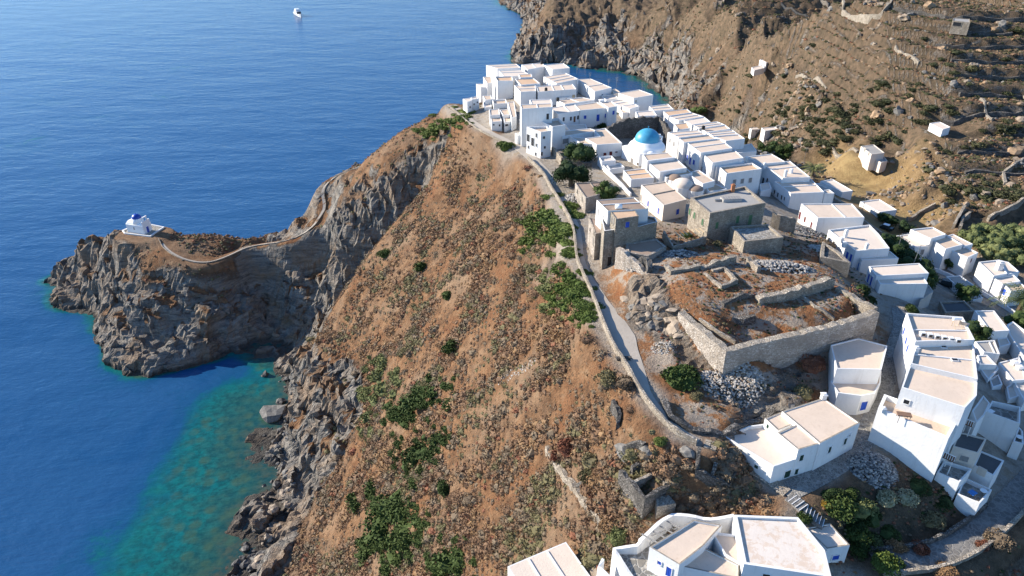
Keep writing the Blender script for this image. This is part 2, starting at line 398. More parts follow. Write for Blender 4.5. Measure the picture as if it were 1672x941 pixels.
# grid
DX, RY = .70, 1.0042
gx = np.arange(-196, 300, DX); ny = int(math.log(820 / 37) / math.log(RY)); gy = 37 * RY ** np.arange(ny)
NX, NY = len(gx), len(gy)
res = delaunay_2d_cdt([Vector((p[0], p[1])) for p in GP], [], [], 0, 1e-5, True)
dv = np.array([tuple(v) for v in res[0]]); orig = [o[0] if len(o) else 0 for o in res[3]]
fields = np.zeros((NY, NX, GA.shape[1])); fields[..., 0] = -20
for tri in res[2]:
    a, b, c = (dv[i] for i in tri); va, vb, vc = (GA[orig[i]] for i in tri)
    x0, x1 = np.searchsorted(gx, min(a[0], b[0], c[0])), np.searchsorted(gx, max(a[0], b[0], c[0]), 'right')
    y0, y1 = np.searchsorted(gy, min(a[1], b[1], c[1])), np.searchsorted(gy, max(a[1], b[1], c[1]), 'right')
    if x1 <= x0 or y1 <= y0: continue
    X, Y = np.meshgrid(gx[x0:x1], gy[y0:y1])
    det = (b[1] - c[1]) * (a[0] - c[0]) + (c[0] - b[0]) * (a[1] - c[1])
    if abs(det) < 1e-9: continue
    l0 = ((b[1] - c[1]) * (X - c[0]) + (c[0] - b[0]) * (Y - c[1])) / det
    l1 = ((c[1] - a[1]) * (X - c[0]) + (a[0] - c[0]) * (Y - c[1])) / det
    l2 = 1 - l0 - l1
    mk = (l0 >= -1e-6) & (l1 >= -1e-6) & (l2 >= -1e-6)
    val = l0[..., None] * va + l1[..., None] * vb + l2[..., None] * vc
    sub = fields[y0:y1, x0:x1]; sub[mk] = val[mk]

def blur(A, s):
    k = np.exp(-.5 * (np.arange(-3 * s, 3 * s + 1) / s) ** 2); k /= k.sum(); h = len(k) // 2
    for ax in (0, 1):
        Ap = np.pad(A, [(h, h) if i == ax else (0, 0) for i in range(A.ndim)], 'edge')
        out = np.zeros_like(A)
        for i, w in enumerate(k):
            out += w * np.take(Ap, range(i, i + A.shape[ax]), axis=ax)
        A = out
    return A
fields = blur(fields, 2)
HZ, ROCK, URB = fields[..., 0].copy(), fields[..., 1], fields[..., 2]
Z1, Z2, Z3, Z4, Z5, Z6, Z7 = (fields[..., 3 + k] for k in range(7))
GX, GY = np.meshgrid(gx, gy)
Z1 = np.clip(np.maximum(Z1 * 1.9, (1 - sstep(.45, .8, Z2)) * (GY > 100) * (GX < 9) * sstep(-34, -26, GX + .0 * GY) * (1 - sstep(.3, .6, ROCK)) * (1 - Z3)), 0, 1)
_o = sstep(0, 9, GX - (.606 * GY + 33)); Z2 = Z2 * (1 - _o); URB = URB * (1 - _o); Z6 = np.maximum(Z6, _o)
# contour terraces on the opposite hill
ter = sstep(.5, .9, Z6) * sstep(150, 175, GY) * sstep(92, 110, GX + .12 * (GY - 180)) * sstep(50.5, 54, HZ) * (1 - sstep(420, 470, GY))
stp = 2.7; zz = HZ + .55 * fbm(GX / 60, GY / 40, 0, 3); fr = zz / stp - np.floor(zz / stp); TZ = zz / stp
HZ = HZ + ter * stp * (sstep(.80, .96, fr) - fr) * 1.02; RISER = ter * sstep(.76, .82, fr)
# path beds
def polyline_field(pts, step=.6):
    pts = [Vector(p) for p in pts]; out = []
    for a, b in zip(pts[:-1], pts[1:]):
        n = max(1, int((b - a).length / step))
        out += [a.lerp(b, i / n) for i in range(n)]
    return out + [pts[-1]]

def smooth_pts(pts, it=3):
    for _ in range(it):
        q = [pts[0]]
        for a, b in zip(pts[:-1], pts[1:]): q += [a.lerp(b, .25), a.lerp(b, .75)]
        pts = q + [pts[-1]]
    return pts

def flatten(pts, w, fall):
    """press the ground to the height of a path within w metres, easing out over fall"""
    global HZ
    pts = [Vector(p) for p in pts]
    best = np.full(HZ.shape, 1e9); bz = np.zeros(HZ.shape)
    for p in pts:
        x0, x1 = np.searchsorted(gx, p.x - w - fall), np.searchsorted(gx, p.x + w + fall)
        y0, y1 = np.searchsorted(gy, p.y - w - fall), np.searchsorted(gy, p.y + w + fall)
        d = np.hypot(GX[y0:y1, x0:x1] - p.x, GY[y0:y1, x0:x1] - p.y)
        s = best[y0:y1, x0:x1]; m = d < s; s[m] = d[m]; bz[y0:y1, x0:x1][m] = p.z
    t = 1 - sstep(w, w + fall, best)
    HZ = HZ * (1 - t) + bz * t
    return t
# relief
rk = sstep(.3, .85, ROCK + .25 * fbm(GX / 14, GY / 14, 2.2, 3) + .5 * Z6 * np.clip(HZ / 30, 0, 1) * (fbm(GX / 9, GY / 9, 12, 4) - .1) * (1 - .6 * ter))
rk = rk * (1 - sstep(.5, .9, URB))
pn = np.full(HZ.shape, 1e9)
for q_ in polyline_field([P(*p) for p in [(430,399,21),(460,396,22.2),(490,386,24),(512,370,26.3),(524,352,28.2),(531,338,29.5),(525,312,32.1),(538,296,34.1),(555,285,35.9),(575,277,38.2)]], 1.5):
    x0, x1 = np.searchsorted(gx, q_.x - 10), np.searchsorted(gx, q_.x + 10); y0, y1 = np.searchsorted(gy, q_.y - 10), np.searchsorted(gy, q_.y + 10)
    pn[y0:y1, x0:x1] = np.minimum(pn[y0:y1, x0:x1], np.hypot(GX[y0:y1, x0:x1] - q_.x, GY[y0:y1, x0:x1] - q_.y))
calm = 1 - .85 * (1 - sstep(2.5, 9, pn))
nz = fbm(GX / 13, GY / 13, HZ / 13, 3) * 1.7 + ridged(GX / 6 + HZ / 9, GY / 6, HZ / 4, 4) * 1.0
far = 1 + sstep(230, 420, GY) * 1.3
cl = 1 + .5 * sstep(-10, -25, GX) * sstep(215, 200, GY)
rk0 = rk; rk = rk * calm
HZ = HZ + rk * nz * .95 * far * cl * sstep(-6, 3, HZ)
def cell(x, y, z):
    xi, yi, zi = np.floor(x).astype(np.int64), np.floor(y).astype(np.int64), np.floor(z).astype(np.int64)
    return _perm[_perm[_perm[xi & 255] + (yi & 255)] + (zi & 255)] / 127.5 - 1
wx, wy = GX + 2.2 * fbm(GX / 7, GY / 7, 1, 2), GY + 2.2 * fbm(GX / 7, GY / 7, 8, 2)
st_ = HZ + .22 * GX - .12 * GY + 1.1 * fbm(GX / 18, GY / 18, 5, 3); sw = 2.3 * far
sf = st_ / sw - np.floor(st_ / sw)
HZ = HZ + rk * sw * (sstep(.35, .85, sf) - sf) * .75 * sstep(0, 4, HZ)
HZ = HZ + rk * (cell(wx / 5.6 / far, wy / 5.6 / far, st_ / sw) * 1.05 + cell(wx / 2.3 / far + 7, wy / 2.3 / far, st_ / 1.1) * .24) * far * sstep(-1, 2, HZ)
HZ = HZ + (1 - rk) * (1 - URB * .9) * (fbm(GX / 9, GY / 9, .5, 4) * .45 + fbm((GX * .8 + GY * .6) / 2.4, (GY * .8 - GX * .6) / 2.4, 4.5, 2) * .14)
b6 = sstep(.4, .8, Z6) * (1 - ter) * (1 - rk)
crag = np.clip(Z6, 0, 1) * (1 - ter) * sstep(2, 8, HZ) * (1 - sstep(.3, .6, Z5))
HZ = HZ + crag * np.maximum(0, ridged(GX / 12 + GY / 40, GY / 10, 3, 4) + .12) * 3.6 + crag * cell((GX + GY * .4) / 3.3, GY / 2.7, HZ / 3) * .35
HZ = HZ + rk * ridged(GX / 2.1, GY / 2.1, HZ / 1.6, 2) * .38
rk = rk0
flat_mask = np.zeros(HZ.shape)
COAST3 = smooth_pts([P(*p) for p in COAST], 2)
ISLE = [(262,392,22.2),(268,404,21.8),(285,417,21.2),(310,427,20.4),(340,430,20),(370,420,20.1),(400,405,20.4),(430,399,21),(460,396,22.2),(490,386,24),(512,370,26.3),(524,352,28.2),(531,338,29.5),(525,312,32.1),(538,296,34.1),(555,285,35.9),(575,277,38.2)]
ISLE3 = smooth_pts([P(*p) for p in ISLE], 2)
ROAD3 = smooth_pts([P(*p) for p in [(1330,318,53.6),(1365,342,53.2),(1400,372,52.8),(1450,402,51.8),(1500,426,51.2),(1560,446,50.6),(1620,478,50.3),(1690,522,50.2)]], 2)
LOWER3 = smooth_pts([P(*p) for p in [(1700,770,52.6),(1650,822,53),(1620,852,53),(1585,880,52.9),(1550,900,52.8),(1510,912,52.7),(1470,917,52.7),(1430,921,52.6)]], 2)
ALLEY3 = smooth_pts([P(*p) for p in [(1280,806,57),(1330,783,57.1),(1380,752,57.2),(1405,728,57.4),(1425,690,57.9),(1438,655,58.4),(1448,610,58.9),(1462,570,59.4),(1475,535,59.2),(1470,505,58.5)]], 2)
PLAZA = [(1000,545,62),(1012,560,62),(1030,575,62)]
def carve(pts, w, depth):
    global HZ
    best = np.full(HZ.shape, 1e9); dep = np.zeros(HZ.shape)
    for p, dd in zip(pts, depth):
        x0, x1 = np.searchsorted(gx, p.x - 3 * w), np.searchsorted(gx, p.x + 3 * w); y0, y1 = np.searchsorted(gy, p.y - 3 * w), np.searchsorted(gy, p.y + 3 * w)
        q = np.hypot(GX[y0:y1, x0:x1] - p.x, GY[y0:y1, x0:x1] - p.y); sub = best[y0:y1, x0:x1]; m = q < sub
        sub[m] = q[m]; dep[y0:y1, x0:x1][m] = dd
    HZ = HZ - dep * np.exp(-(best / w) ** 2)
gl = polyline_field(smooth_pts([P(*p) for p in [(722,236,54),(698,280,46),(640,348,36.5),(590,428,23),(545,488,13.5),(512,545,6)]], 2))
carve(gl, 5.5, [6.5 * min(1, 4 * i / len(gl)) * min(1, .25 + 3 * (1 - i / len(gl))) for i in range(len(gl))])
for pl, w, f in ((COAST3, 1.5, 4.5), (ISLE3, .9, 5), (ROAD3, 2.6, 5), (LOWER3, 1.9, 4), (ALLEY3, 1.6, 6), ([P(*p) for p in PLAZA], 3.2, 3)):
    flat_mask = np.maximum(flat_mask, flatten(polyline_field(pl), w, f))
# chapel terrace
CHAPEL = P(234, 384, 22.6)
flat_mask = np.maximum(flat_mask, flatten([CHAPEL, CHAPEL + Vector((3, 1, 0)), CHAPEL + Vector((-3, -.5, 0))], 5, 3))
HZB = HZ.copy()
def ground(x, y):
    i = min(max(np.searchsorted(gx, x) - 1, 0), NX - 2); j = min(max(np.searchsorted(gy, y) - 1, 0), NY - 2)
    u = (x - gx[i]) / (gx[i + 1] - gx[i]); v = (y - gy[j]) / (gy[j + 1] - gy[j])
    return float((HZ[j, i] * (1 - u) + HZ[j, i + 1] * u) * (1 - v) + (HZ[j + 1, i] * (1 - u) + HZ[j + 1, i + 1] * u) * v)
def field_at(F, x, y):
    return F[np.clip(np.searchsorted(gy, y) - 1, 0, NY - 1), np.clip(np.searchsorted(gx, x) - 1, 0, NX - 1)]
def gpx(px, py, z0=60.0):
    """where the view ray through a photo pixel meets the ground"""
    d = ray(px, py); c = Vector((0, 0, CH)); t = 30.0; last = t
    while t < 900:
        p = c + d * t
        if p.y > 37 and p.z < ground(p.x, p.y): break
        last = t; t += 1.0 + t * .004
    a, b = last, t
    for _ in range(18):
        m = (a + b) / 2; p = c + d * m
        if p.z < ground(p.x, p.y): b = m
        else: a = m
    return c + d * b
for hp in ((1533, 213), (1424, 250)):
    g = gpx(*hp); flat_mask = np.maximum(flat_mask, flatten([g + Vector((dx, 0, -.3)) for dx in (-2, 0, 2)], 3.4, 7))
# sideways displacement of the rock so cliffs get ledges and overhang-like breaks
amp = (rk * calm * (1 - flat_mask) * sstep(-4, 1, HZ))
q = 5.0 * far
ox = (fbm(GX / q, GY / q, HZ / 3.2, 4) * 1.2 + cell(wx / 4.1 + 3, wy / 4.1, st_ / 2.2) * .4) * amp * far
oy = (fbm(GX / q + 31, GY / q, HZ / 2.6 + 9, 4) * 1.1 + cell(wx / 4.1 + 9, wy / 4.1 + 5, st_ / 2.2) * .4) * amp * far
oz = np.round(HZ / 1.3) * 1.3 - HZ
VX, VY, VZ = GX + ox, GY + oy, HZ + oz * .35 * amp
V = np.stack([VX, VY, VZ], -1).reshape(-1, 3)
idx = np.arange(NX * NY).reshape(NY, NX)
F = np.stack([idx[:-1, :-1], idx[:-1, 1:], idx[1:, 1:], idx[1:, :-1]], -1).reshape(-1, 4)

def terrain_material():
    m, nt, b = new_mat('hillside_ground', .95, .12)
    at = nd(nt, 'ShaderNodeAttribute', attribute_name='zones'); sp = nd(nt, 'ShaderNodeSeparateColor'); nt.links.new(at.outputs['Color'], sp.inputs[0])
    at2 = nd(nt, 'ShaderNodeAttribute', attribute_name='zones2'); sp2 = nd(nt, 'ShaderNodeSeparateColor'); nt.links.new(at2.outputs['Color'], sp2.inputs[0])
    p = pos(nt)
    nA = noise_n(nt, .07, 6, .65, p); nB = noise_n(nt, .45, 6, .7, p); nC = noise_n(nt, 2.5, 5, .7, p)
    # dry slope: orange-brown straw, pale dust, grey twiggy cover
    dry = ramp(nt, nB.outputs['Fac'], [(.3, (.085, .05, .03)), (.45, (.165, .088, .046)), (.58, (.245, .135, .07)), (.75, (.30, .21, .13))]).outputs['Color']
    dry = mixc(nt, maprange(nt, nA.outputs['Fac'], .48, .64, 0, .55), dry, (.28, .205, .14))
    dry = mixc(nt, maprange(nt, nA.outputs['Fac'], .46, .36, 0, .45), dry, (.20, .08, .035))
    dry = mixc(nt, maprange(nt, nC.outputs['Fac'], .5, .72, 0, .65), dry, (.13, .10, .06))
    # opposite hill: browner, greyer
    hill = ramp(nt, nB.outputs['Fac'], [(.3, (.05, .038, .027)), (.45, (.105, .077, .05)), (.58, (.168, .114, .074)), (.78, (.24, .172, .115))]).outputs['Color']
    hill = mixc(nt, maprange(nt, nC.outputs['Fac'], .48, .68, 0, .7), hill, (.12, .10, .06))
    c = mixc(nt, sp2.outputs[0], dry, hill)
    village = ramp(nt, nB.outputs['Fac'], [(.35, (.22, .18, .14)), (.52, (.36, .32, .27)), (.7, (.30, .22, .14))]).outputs['Color']
    nR = noise_n(nt, .22, 5, .7, p, .3)
    ruin = ramp(nt, nR.outputs['Fac'], [(.36, (.30, .25, .20)), (.46, (.37, .31, .25)), (.52, (.30, .15, .07)), (.66, (.26, .10, .04))]).outputs['Color']
    ruin = mixc(nt, maprange(nt, nC.outputs['Fac'], .5, .7, 0, .6), ruin, (.15, .12, .09))
    at3 = nd(nt, 'ShaderNodeAttribute', attribute_name='zones3'); sp3 = nd(nt, 'ShaderNodeSeparateColor'); nt.links.new(at3.outputs['Color'], sp3.inputs[0])
    c = mixc(nt, sp3.outputs[0], c, ruin)
    c = mixc(nt, sp.outputs[1], c, village)
    garden = ramp(nt, nB.outputs['Fac'], [(.35, (.05, .045, .03)), (.6, (.13, .10, .07))]).outputs['Color']
    c = mixc(nt, sp.outputs[2], c, garden)
    field = ramp(nt, nB.outputs['Fac'], [(.35, (.25, .17, .08)), (.6, (.36, .26, .12))]).outputs['Color']
    c = mixc(nt, sp2.outputs[1], c, field)
    # rock: tilted strata, dark schist with pale and rusty faces
    mp = nd(nt, 'ShaderNodeMapping'); mp.inputs['Rotation'].default_value = (R(14), R(-18), 0); mp.inputs['Scale'].default_value = (.16, .16, 1.0); nt.links.new(p, mp.inputs['Vector'])
    nS = noise_n(nt, 1.3, 6, .72, mp.outputs[0], .6)
    nD = noise_n(nt, .12, 5, .65, p, .5)
    rock = ramp(nt, nS.outputs['Fac'], [(.28, (.045, .045, .044)), (.42, (.14, .132, .12)), (.55, (.255, .23, .198)), (.74, (.38, .34, .285))]).outputs['Color']
    rock = mixc(nt, maprange(nt, nD.outputs['Fac'], .45, .64, 0, .65), rock, (.27, .18, .11))
    rock = mixc(nt, maprange(nt, nD.outputs['Fac'], .37, .28, 0, .7), rock, (.36, .335, .29))
    vz = nd(nt, 'ShaderNodeSeparateXYZ'); nt.links.new(p, vz.inputs[0])
    rock = mixc(nt, maprange(nt, vz.outputs['Z'], 1.3, .4, 0, .75), rock, (.035, .033, .03))
    rf = maprange(nt, mathn(nt, 'ADD', sp.outputs[0], mathn(nt, 'MULTIPLY', mathn(nt, 'SUBTRACT', nC.outputs['Fac'], .5), .7)), .35, .6)
    c = mixc(nt, rf, c, rock)
    nt.links.new(c, b.inputs['Base Color'])
    vo = nd(nt, 'ShaderNodeTexVoronoi', feature='DISTANCE_TO_EDGE'); vo.inputs['Scale'].default_value = .55; nt.links.new(mixc(nt, .25, p, nB.outputs['Color'], 'ADD'), vo.inputs['Vector'])
    crack = mathn(nt, 'MULTIPLY', maprange(nt, vo.outputs['Distance'], 0, .09), rf)
    h = mathn(nt, 'ADD', mathn(nt, 'MULTIPLY', nS.outputs['Fac'], mathn(nt, 'ADD', mathn(nt, 'MULTIPLY', rf, 1.6), .1)), mathn(nt, 'ADD', nC.outputs['Fac'], mathn(nt, 'MULTIPLY', crack, .35)))
    bump(nt, b, h, .9, .55)
    return m
ter_o = mesh_np('hills', V, F, terrain_material(), smooth=False)
tag(ter_o, kind='structure')
ter_o.data.polygons.foreach_set('use_smooth', (rk[:-1, :-1] < .4).ravel())
nrm = np.zeros(len(V) * 3, np.float32); ter_o.data.vertices.foreach_get('normal', nrm); NZ = nrm.reshape(NY, NX, 3)[..., 2]
ROCKV = np.clip(np.maximum(rk, np.maximum(sstep(.72, .5, NZ) * .8 * (1 - flat_mask) * (1 - .6 * Z1) * (1 - .75 * Z6), RISER * .6)), 0, 1)
ROCKV = ROCKV * (1 - .85 * sstep(.68, .84, NZ) * sstep(3.5, 7, HZ) * sstep(-.35, .15, fbm(GX / 6, GY / 6, 40, 3)) * (1 - Z7))
for nm, ch in (('zones', (ROCKV, sstep(.4, .8, Z2) * (1 - ROCKV), Z4)), ('zones2', (Z6, Z5, Z3)), ('zones3', (Z7, Z7, Z7))):
    ca = ter_o.data.color_attributes.new(nm, 'FLOAT_COLOR', 'POINT')
    arr = np.ones((NX * NY, 4), np.float32)
    for k in range(3): arr[:, k] = ch[k].ravel()
    ca.data.foreach_set('color', arr.ravel())

# ---------------------------------------------------------------- sea
def sea():
    m, nt, b = new_mat('sea_water', .22, .5)
    b.inputs['IOR'].default_value = 1.33; b.inputs['Specular IOR Level'].default_value = .38
    at = nd(nt, 'ShaderNodeAttribute', attribute_name='depth'); p = pos(nt)
    n1 = noise_n(nt, .09, 6, .7, p, .5); n2 = noise_n(nt, .5, 5, .7, p); n3 = noise_n(nt, .035, 4, .6, p, .8)
    d = mathn(nt, 'ADD', at.outputs['Fac'], mathn(nt, 'MULTIPLY', mathn(nt, 'SUBTRACT', n1.outputs['Fac'], .5), mathn(nt, 'MULTIPLY', at.outputs['Fac'], 2.2)))
    d = mathn(nt, 'ADD', d, mathn(nt, 'MULTIPLY', mathn(nt, 'SUBTRACT', n3.outputs['Fac'], .5), mathn(nt, 'MULTIPLY', at.outputs['Fac'], 2.6)))
    c = ramp(nt, maprange(nt, d, 0, 30), [(0, (.06, .07, .05)), (.045, (.022, .08, .068)), (.12, (.005, .125, .125)), (.26, (.004, .09, .13)), (.45, (.008, .068, .165)), (1, (.013, .072, .182))]).outputs['Color']
    vo = nd(nt, 'ShaderNodeTexVoronoi', feature='DISTANCE_TO_EDGE'); vo.inputs['Scale'].default_value = .28; nt.links.new(mixc(nt, 1.0, p, n1.outputs['Color'], 'ADD'), vo.inputs['Vector'])
    reef = mathn(nt, 'MULTIPLY', maprange(nt, n2.outputs['Fac'], .42, .6), maprange(nt, at.outputs['Fac'], 11, 3))
    c = mixc(nt, mathn(nt, 'MULTIPLY', reef, .85), c, (.006, .055, .06))
    vs = nd(nt, 'ShaderNodeTexVoronoi', feature='SMOOTH_F1'); vs.inputs['Scale'].default_value = .33; vs.inputs['Smoothness'].default_value = .3; nt.links.new(mixc(nt, .9, p, n2.outputs['Color'], 'ADD'), vs.inputs['Vector'])
    stn = mathn(nt, 'MULTIPLY', maprange(nt, vs.outputs['Distance'], .55, .3), maprange(nt, at.outputs['Fac'], 9, 2))
    stn = mathn(nt, 'MULTIPLY', stn, maprange(nt, n1.outputs['Fac'], .42, .58))
    c = mixc(nt, mathn(nt, 'MULTIPLY', stn, .9), c, (.04, .09, .06))
    c = mixc(nt, mathn(nt, 'MULTIPLY', maprange(nt, n3.outputs['Fac'], .5, .62), maprange(nt, at.outputs['Fac'], 6, 18, 0, .45)), c, (.003, .055, .16))
    nt.links.new(c, b.inputs['Base Color'])
    mp = nd(nt, 'ShaderNodeMapping'); mp.inputs['Rotation'].default_value = (0, 0, R(35)); mp.inputs['Scale'].default_value = (.45, 1.0, 1); nt.links.new(p, mp.inputs['Vector'])
    w1 = noise_n(nt, .75, 3, .6, mp.outputs[0], .3); w2 = noise_n(nt, .22, 3, .6, mp.outputs[0], .3); w3 = noise_n(nt, .05, 2, .5, mp.outputs[0])
    h = mathn(nt, 'ADD', mathn(nt, 'MULTIPLY', w1.outputs['Fac'], .13), mathn(nt, 'ADD', mathn(nt, 'MULTIPLY', w2.outputs['Fac'], .3), mathn(nt, 'MULTIPLY', w3.outputs['Fac'], .8)))
    bump(nt, b, h, 1.0, 1.0)
    xs = np.concatenate([[-40000, -12000, -4000, -1500, -700, -400, -260], np.arange(-196, 160, 2.0), [170, 200, 260, 400, 900, 3000, 12000, 40000]])
    ys = np.concatenate([[-2000, -300, 0, 20], np.arange(38, 330, 2.0), np.arange(330, 800, 6.0), [810, 1000, 1500, 3000, 6000, 15000, 45000]])
    X, Y = np.meshgrid(xs, ys); n = X.size
    ix = np.clip(np.searchsorted(gx, X) - 1, 0, NX - 1); iy = np.clip(np.searchsorted(gy, Y) - 1, 0, NY - 1)
    dep = np.clip(-HZ[iy, ix], 0, 40); dep = dep * (1 + 5.0 * np.clip(sstep(-76, -96, X) + sstep(150, 168, Y), 0, 1))
    out = (X < -194) | (Y > 815) | (Y < 37); dep[out] = 32
    ii = np.arange(n).reshape(X.shape)
    F = np.stack([ii[:-1, :-1], ii[:-1, 1:], ii[1:, 1:], ii[1:, :-1]], -1).reshape(-1, 4)
    o = mesh_np('sea', np.stack([X, Y, np.zeros_like(X)], -1).reshape(-1, 3), F, m, smooth=True)
    a = o.data.attributes.new('depth', 'FLOAT', 'POINT'); a.data.foreach_set('value', dep.ravel().astype(np.float32))
    tag(o, kind='structure')
sea()
# ---------------------------------------------------------------- houses
CROPS = dict(A=(720,80,4.18), B=(900,160,4.18), C=(880,270,4.18), D=(1100,200,4.18), F=(1272,340,4.18), G=(1272,490,4.18), J=(1240,630,5.533),
             L=(980,820,3.8), N=(1540,480,5.227), O=(1400,330,5.882), Q=(1520,660,4.954), T=(1000,200,7.844), H=(1180,0,3.396), K=(1400,640,10.45), X=(0,0,1), V=(860,90,6.43))
def px(c, p):
    o = CROPS[c]; return (o[0] + p[0] / o[2], o[1] + p[1] / o[2])
FOOT = []      # footprints, to keep plants out
def inset(poly, d):
    n = len(poly); out = []
    for k in range(n):
        a, b, c = poly[k - 1], poly[k], poly[(k + 1) % n]
        d1 = (b - a).normalized(); d2 = (c - b).normalized()
        n1 = Vector((-d1.y, d1.x)); n2 = Vector((-d2.y, d2.x))
        bis = (n1 + n2); L = bis.length
        bis = bis / L if L > 1e-6 else n1
        out.append(b + bis * (d / max(.35, bis.dot(n1))))
    return out

def volume(root, crop, quad, zr, roof='roof_a', wall='white', par=.14, pt=.17, strips=(), side_strips=(), zb=None, cap=None, slope=0, name='wall', jit=.06):
    pts = [P(*px(crop, q), zr) for q in quad]
    poly = [Vector((p.x, p.y)) for p in pts]
    ar = sum(a.x * b.y - b.x * a.y for a, b in zip(poly, poly[1:] + poly[:1]))
    if ar < 0: poly.reverse()
    if zb is None: zb = min(ground(p.x, p.y) for p in poly) - .8
    FOOT.append((poly, zr))
    n = len(poly); rr = random.Random(int(zr * 1000 + poly[0].x * 77))
    jt = [zr + par + rr.uniform(-jit, jit) for _ in range(n)]
    ins = inset(poly, pt)
    m = MB(); i = len(m.v)
    for z, pl in ((zb, poly), (jt, poly), (jt, ins), (zr - .05, ins)):
        m.v += [(p.x, p.y, z[k] if hasattr(z, '__len__') else z) for k, p in enumerate(pl)]
    for ring in range(3):
        for k in range(n):
            k2 = (k + 1) % n; a, b = i + ring * n, i + (ring + 1) * n
            m.f.append((a + k, a + k2, b + k2, b + k)); m.m.append(1 if (ring == 1 and cap) else 0)
    w = m.build(name, [M[wall], M[cap]] if cap else M[wall], root)
    r = MB(); r.poly([(p.x, p.y, zr) for p in ins])
    if n == 4:
        nl, nr, fr, fl = ins
        for t in strips:
            a, b = fl.lerp(nl, t), fr.lerp(nr, t); c = (a + b) / 2; d = b - a
            r.box((c.x, c.y, zr + .05), d.length - .02, .16, .2, math.atan2(d.y, d.x), 1)
        for t in side_strips:
            a, b = fl.lerp(fr, t), nl.lerp(nr, t); c = (a + b) / 2; d = b - a
            r.box((c.x, c.y, zr + .05), d.length - .02, .16, .2, math.atan2(d.y, d.x), 1)
    ro = r.build('roof', [M[roof], M['white'] if wall.startswith('white') else M['slate_cap']], root)
    return poly, w, ro

def opening(root, poly, face, crop, p, w, h, mat, kind=None, far=False):
    n = len(poly); a, b = poly[face % n], poly[(face + 1) % n]
    d = (b - a).normalized(); nr = Vector((d.y, -d.x, 0))
    c = on_plane(*px(crop, p), Vector((a.x, a.y, 0)), nr)
    t = (Vector((c.x, c.y)) - a).dot(d); L = (b - a).length
    t = min(max(t, w / 2 + .1), L - w / 2 - .1)
    c = Vector((a.x + d.x * t, a.y + d.y * t, c.z)); rz = math.atan2(d.y, d.x)
    kind = kind or ('door' if h > 1.25 else 'window')
    f = MB()
    th = .09
    fm = M[FRAME[0]] if mat in ('dark', 'blue', 'blue_l', 'red', 'green', 'dkgreen', 'brown', 'greywood') else M[mat]
    for s in (-1, 1):
        cc = c + Vector((d.x, d.y, 0)) * (s * (w / 2 + th / 2)); f.box(cc, th, .16, h + 2 * th, rz)
    f.box(c + Vector((0, 0, h / 2 + th / 2)), w - .002, .16, th, rz)
    f.box(c - Vector((0, 0, h / 2 + th / 2)), w - .002, .22 if kind == 'window' else .16, th, rz)
    fo = f.build(kind, fm, root)
    g = MB(); g.box(c, w, .06, h, rz)
    if mat not in ('dark',):
        for s in (-.5, .5):
            g.box(c + Vector((d.x, d.y, 0)) * (s * w * .5) + nr * .035, w * .42, .03, h * .9, rz)
    g.build('pane' if mat == 'dark' else ('shutter' if kind == 'window' else 'panel'), M[mat], fo)
    return fo

def chimney(root, x, y, z, h, s=.45, mat='white'):
    m = MB()
    q = [Vector((x + dx * s / 2, y + dy * s / 2)) for dx, dy in ((-1, -1), (1, -1), (1, 1), (-1, 1))]
    m.prism(q, z - .1, z + h * .8)
    m.box((x, y, z + h * .84), s * 1.25, s * 1.25, h * .09)
    m.prism([Vector((x + (v.x - x) * .7, y + (v.y - y) * .7)) for v in q], z + h * .88, z + h)
    return m.build('chimney', M[mat], root)

HOUSES = {}; FRAME = ['white']
def H(key, label, vols, op=(), ch=(), name='village_house', cat='house', group=None):
    """vols: list of (crop, quad, zr, options); op: (volume, face, crop, pixel, w, h, material); ch: (crop, pixel, zr, height)"""
    c, q, zr = vols[0][:3]
    pts = [P(*px(c, k), zr) for k in q]
    cx, cy = sum(p.x for p in pts) / len(pts), sum(p.y for p in pts) / len(pts)
    root = empty(name, (cx, cy, ground(cx, cy)))
    tag(root, label, cat, group)
    polys = []
    for v in vols:
        kw = v[3] if len(v) > 3 else {}
        poly, w, ro = volume(root, *v[:3], **kw); polys.append(poly)
    for o in op:
        wl = (vols[o[0]][3] if len(vols[o[0]]) > 3 else {}).get('wall', 'white'); FRAME[0] = 'slate_cap' if wl.startswith('stone') else ('white' if wl.startswith('white') else wl)
        opening(root, polys[o[0]], *o[1:])
    for k in ch:
        p = P(*px(k[0], k[1]), k[2]); chimney(root, p.x, p.y, k[2], k[3], k[4] if len(k) > 4 else .45, k[5] if len(k) > 5 else 'white')
    HOUSES[key] = (root, polys)
    return root
d = dict
# --- far western cluster (crop A)
H('A1', 'white house at the far seaward tip of the village, pale roof against the sea', [('A', [(385,138),(545,132),(512,103),(308,113)], 66.5, d(strips=(.4,)))])
H('A2', 'white house with grey-pink stepped roof behind the tall plain-fronted house at the sea end', [('A', [(430,190),(620,186),(548,145),(395,151)], 66.8, d(strips=(.35,), roof='roof_w')), ('A', [(540,198),(622,194),(617,173),(530,177)], 67.2, d(roof='roof_c'))])
H('A4', 'tall plain white house with ochre roof, windowless front, near the seaward tip', [('A', [(385,228),(492,226),(486,193),(366,197)], 66.9, d(roof='roof_c', par=.35))], op=[(0,3,'A',(372,275),.5,.9,'dark')])
H('A5', 'white house with peach roof and long parapet between two plain-fronted houses at the sea end', [('A', [(545,249),(678,240),(632,204),(505,209)], 66.8, d(roof='roof_c'))])
H('A6', 'small low white house on the very left edge of the village roofs', [('A', [(315,238),(350,235),(342,190),(288,194)], 65.6, d(roof='roof_b'))])
H('A7', 'blank-walled white house stepping down to the sea slope at the left end of the village', [('A', [(272,264),(348,264),(330,242),(240,241)], 64.3, d(roof='roof_w'))])
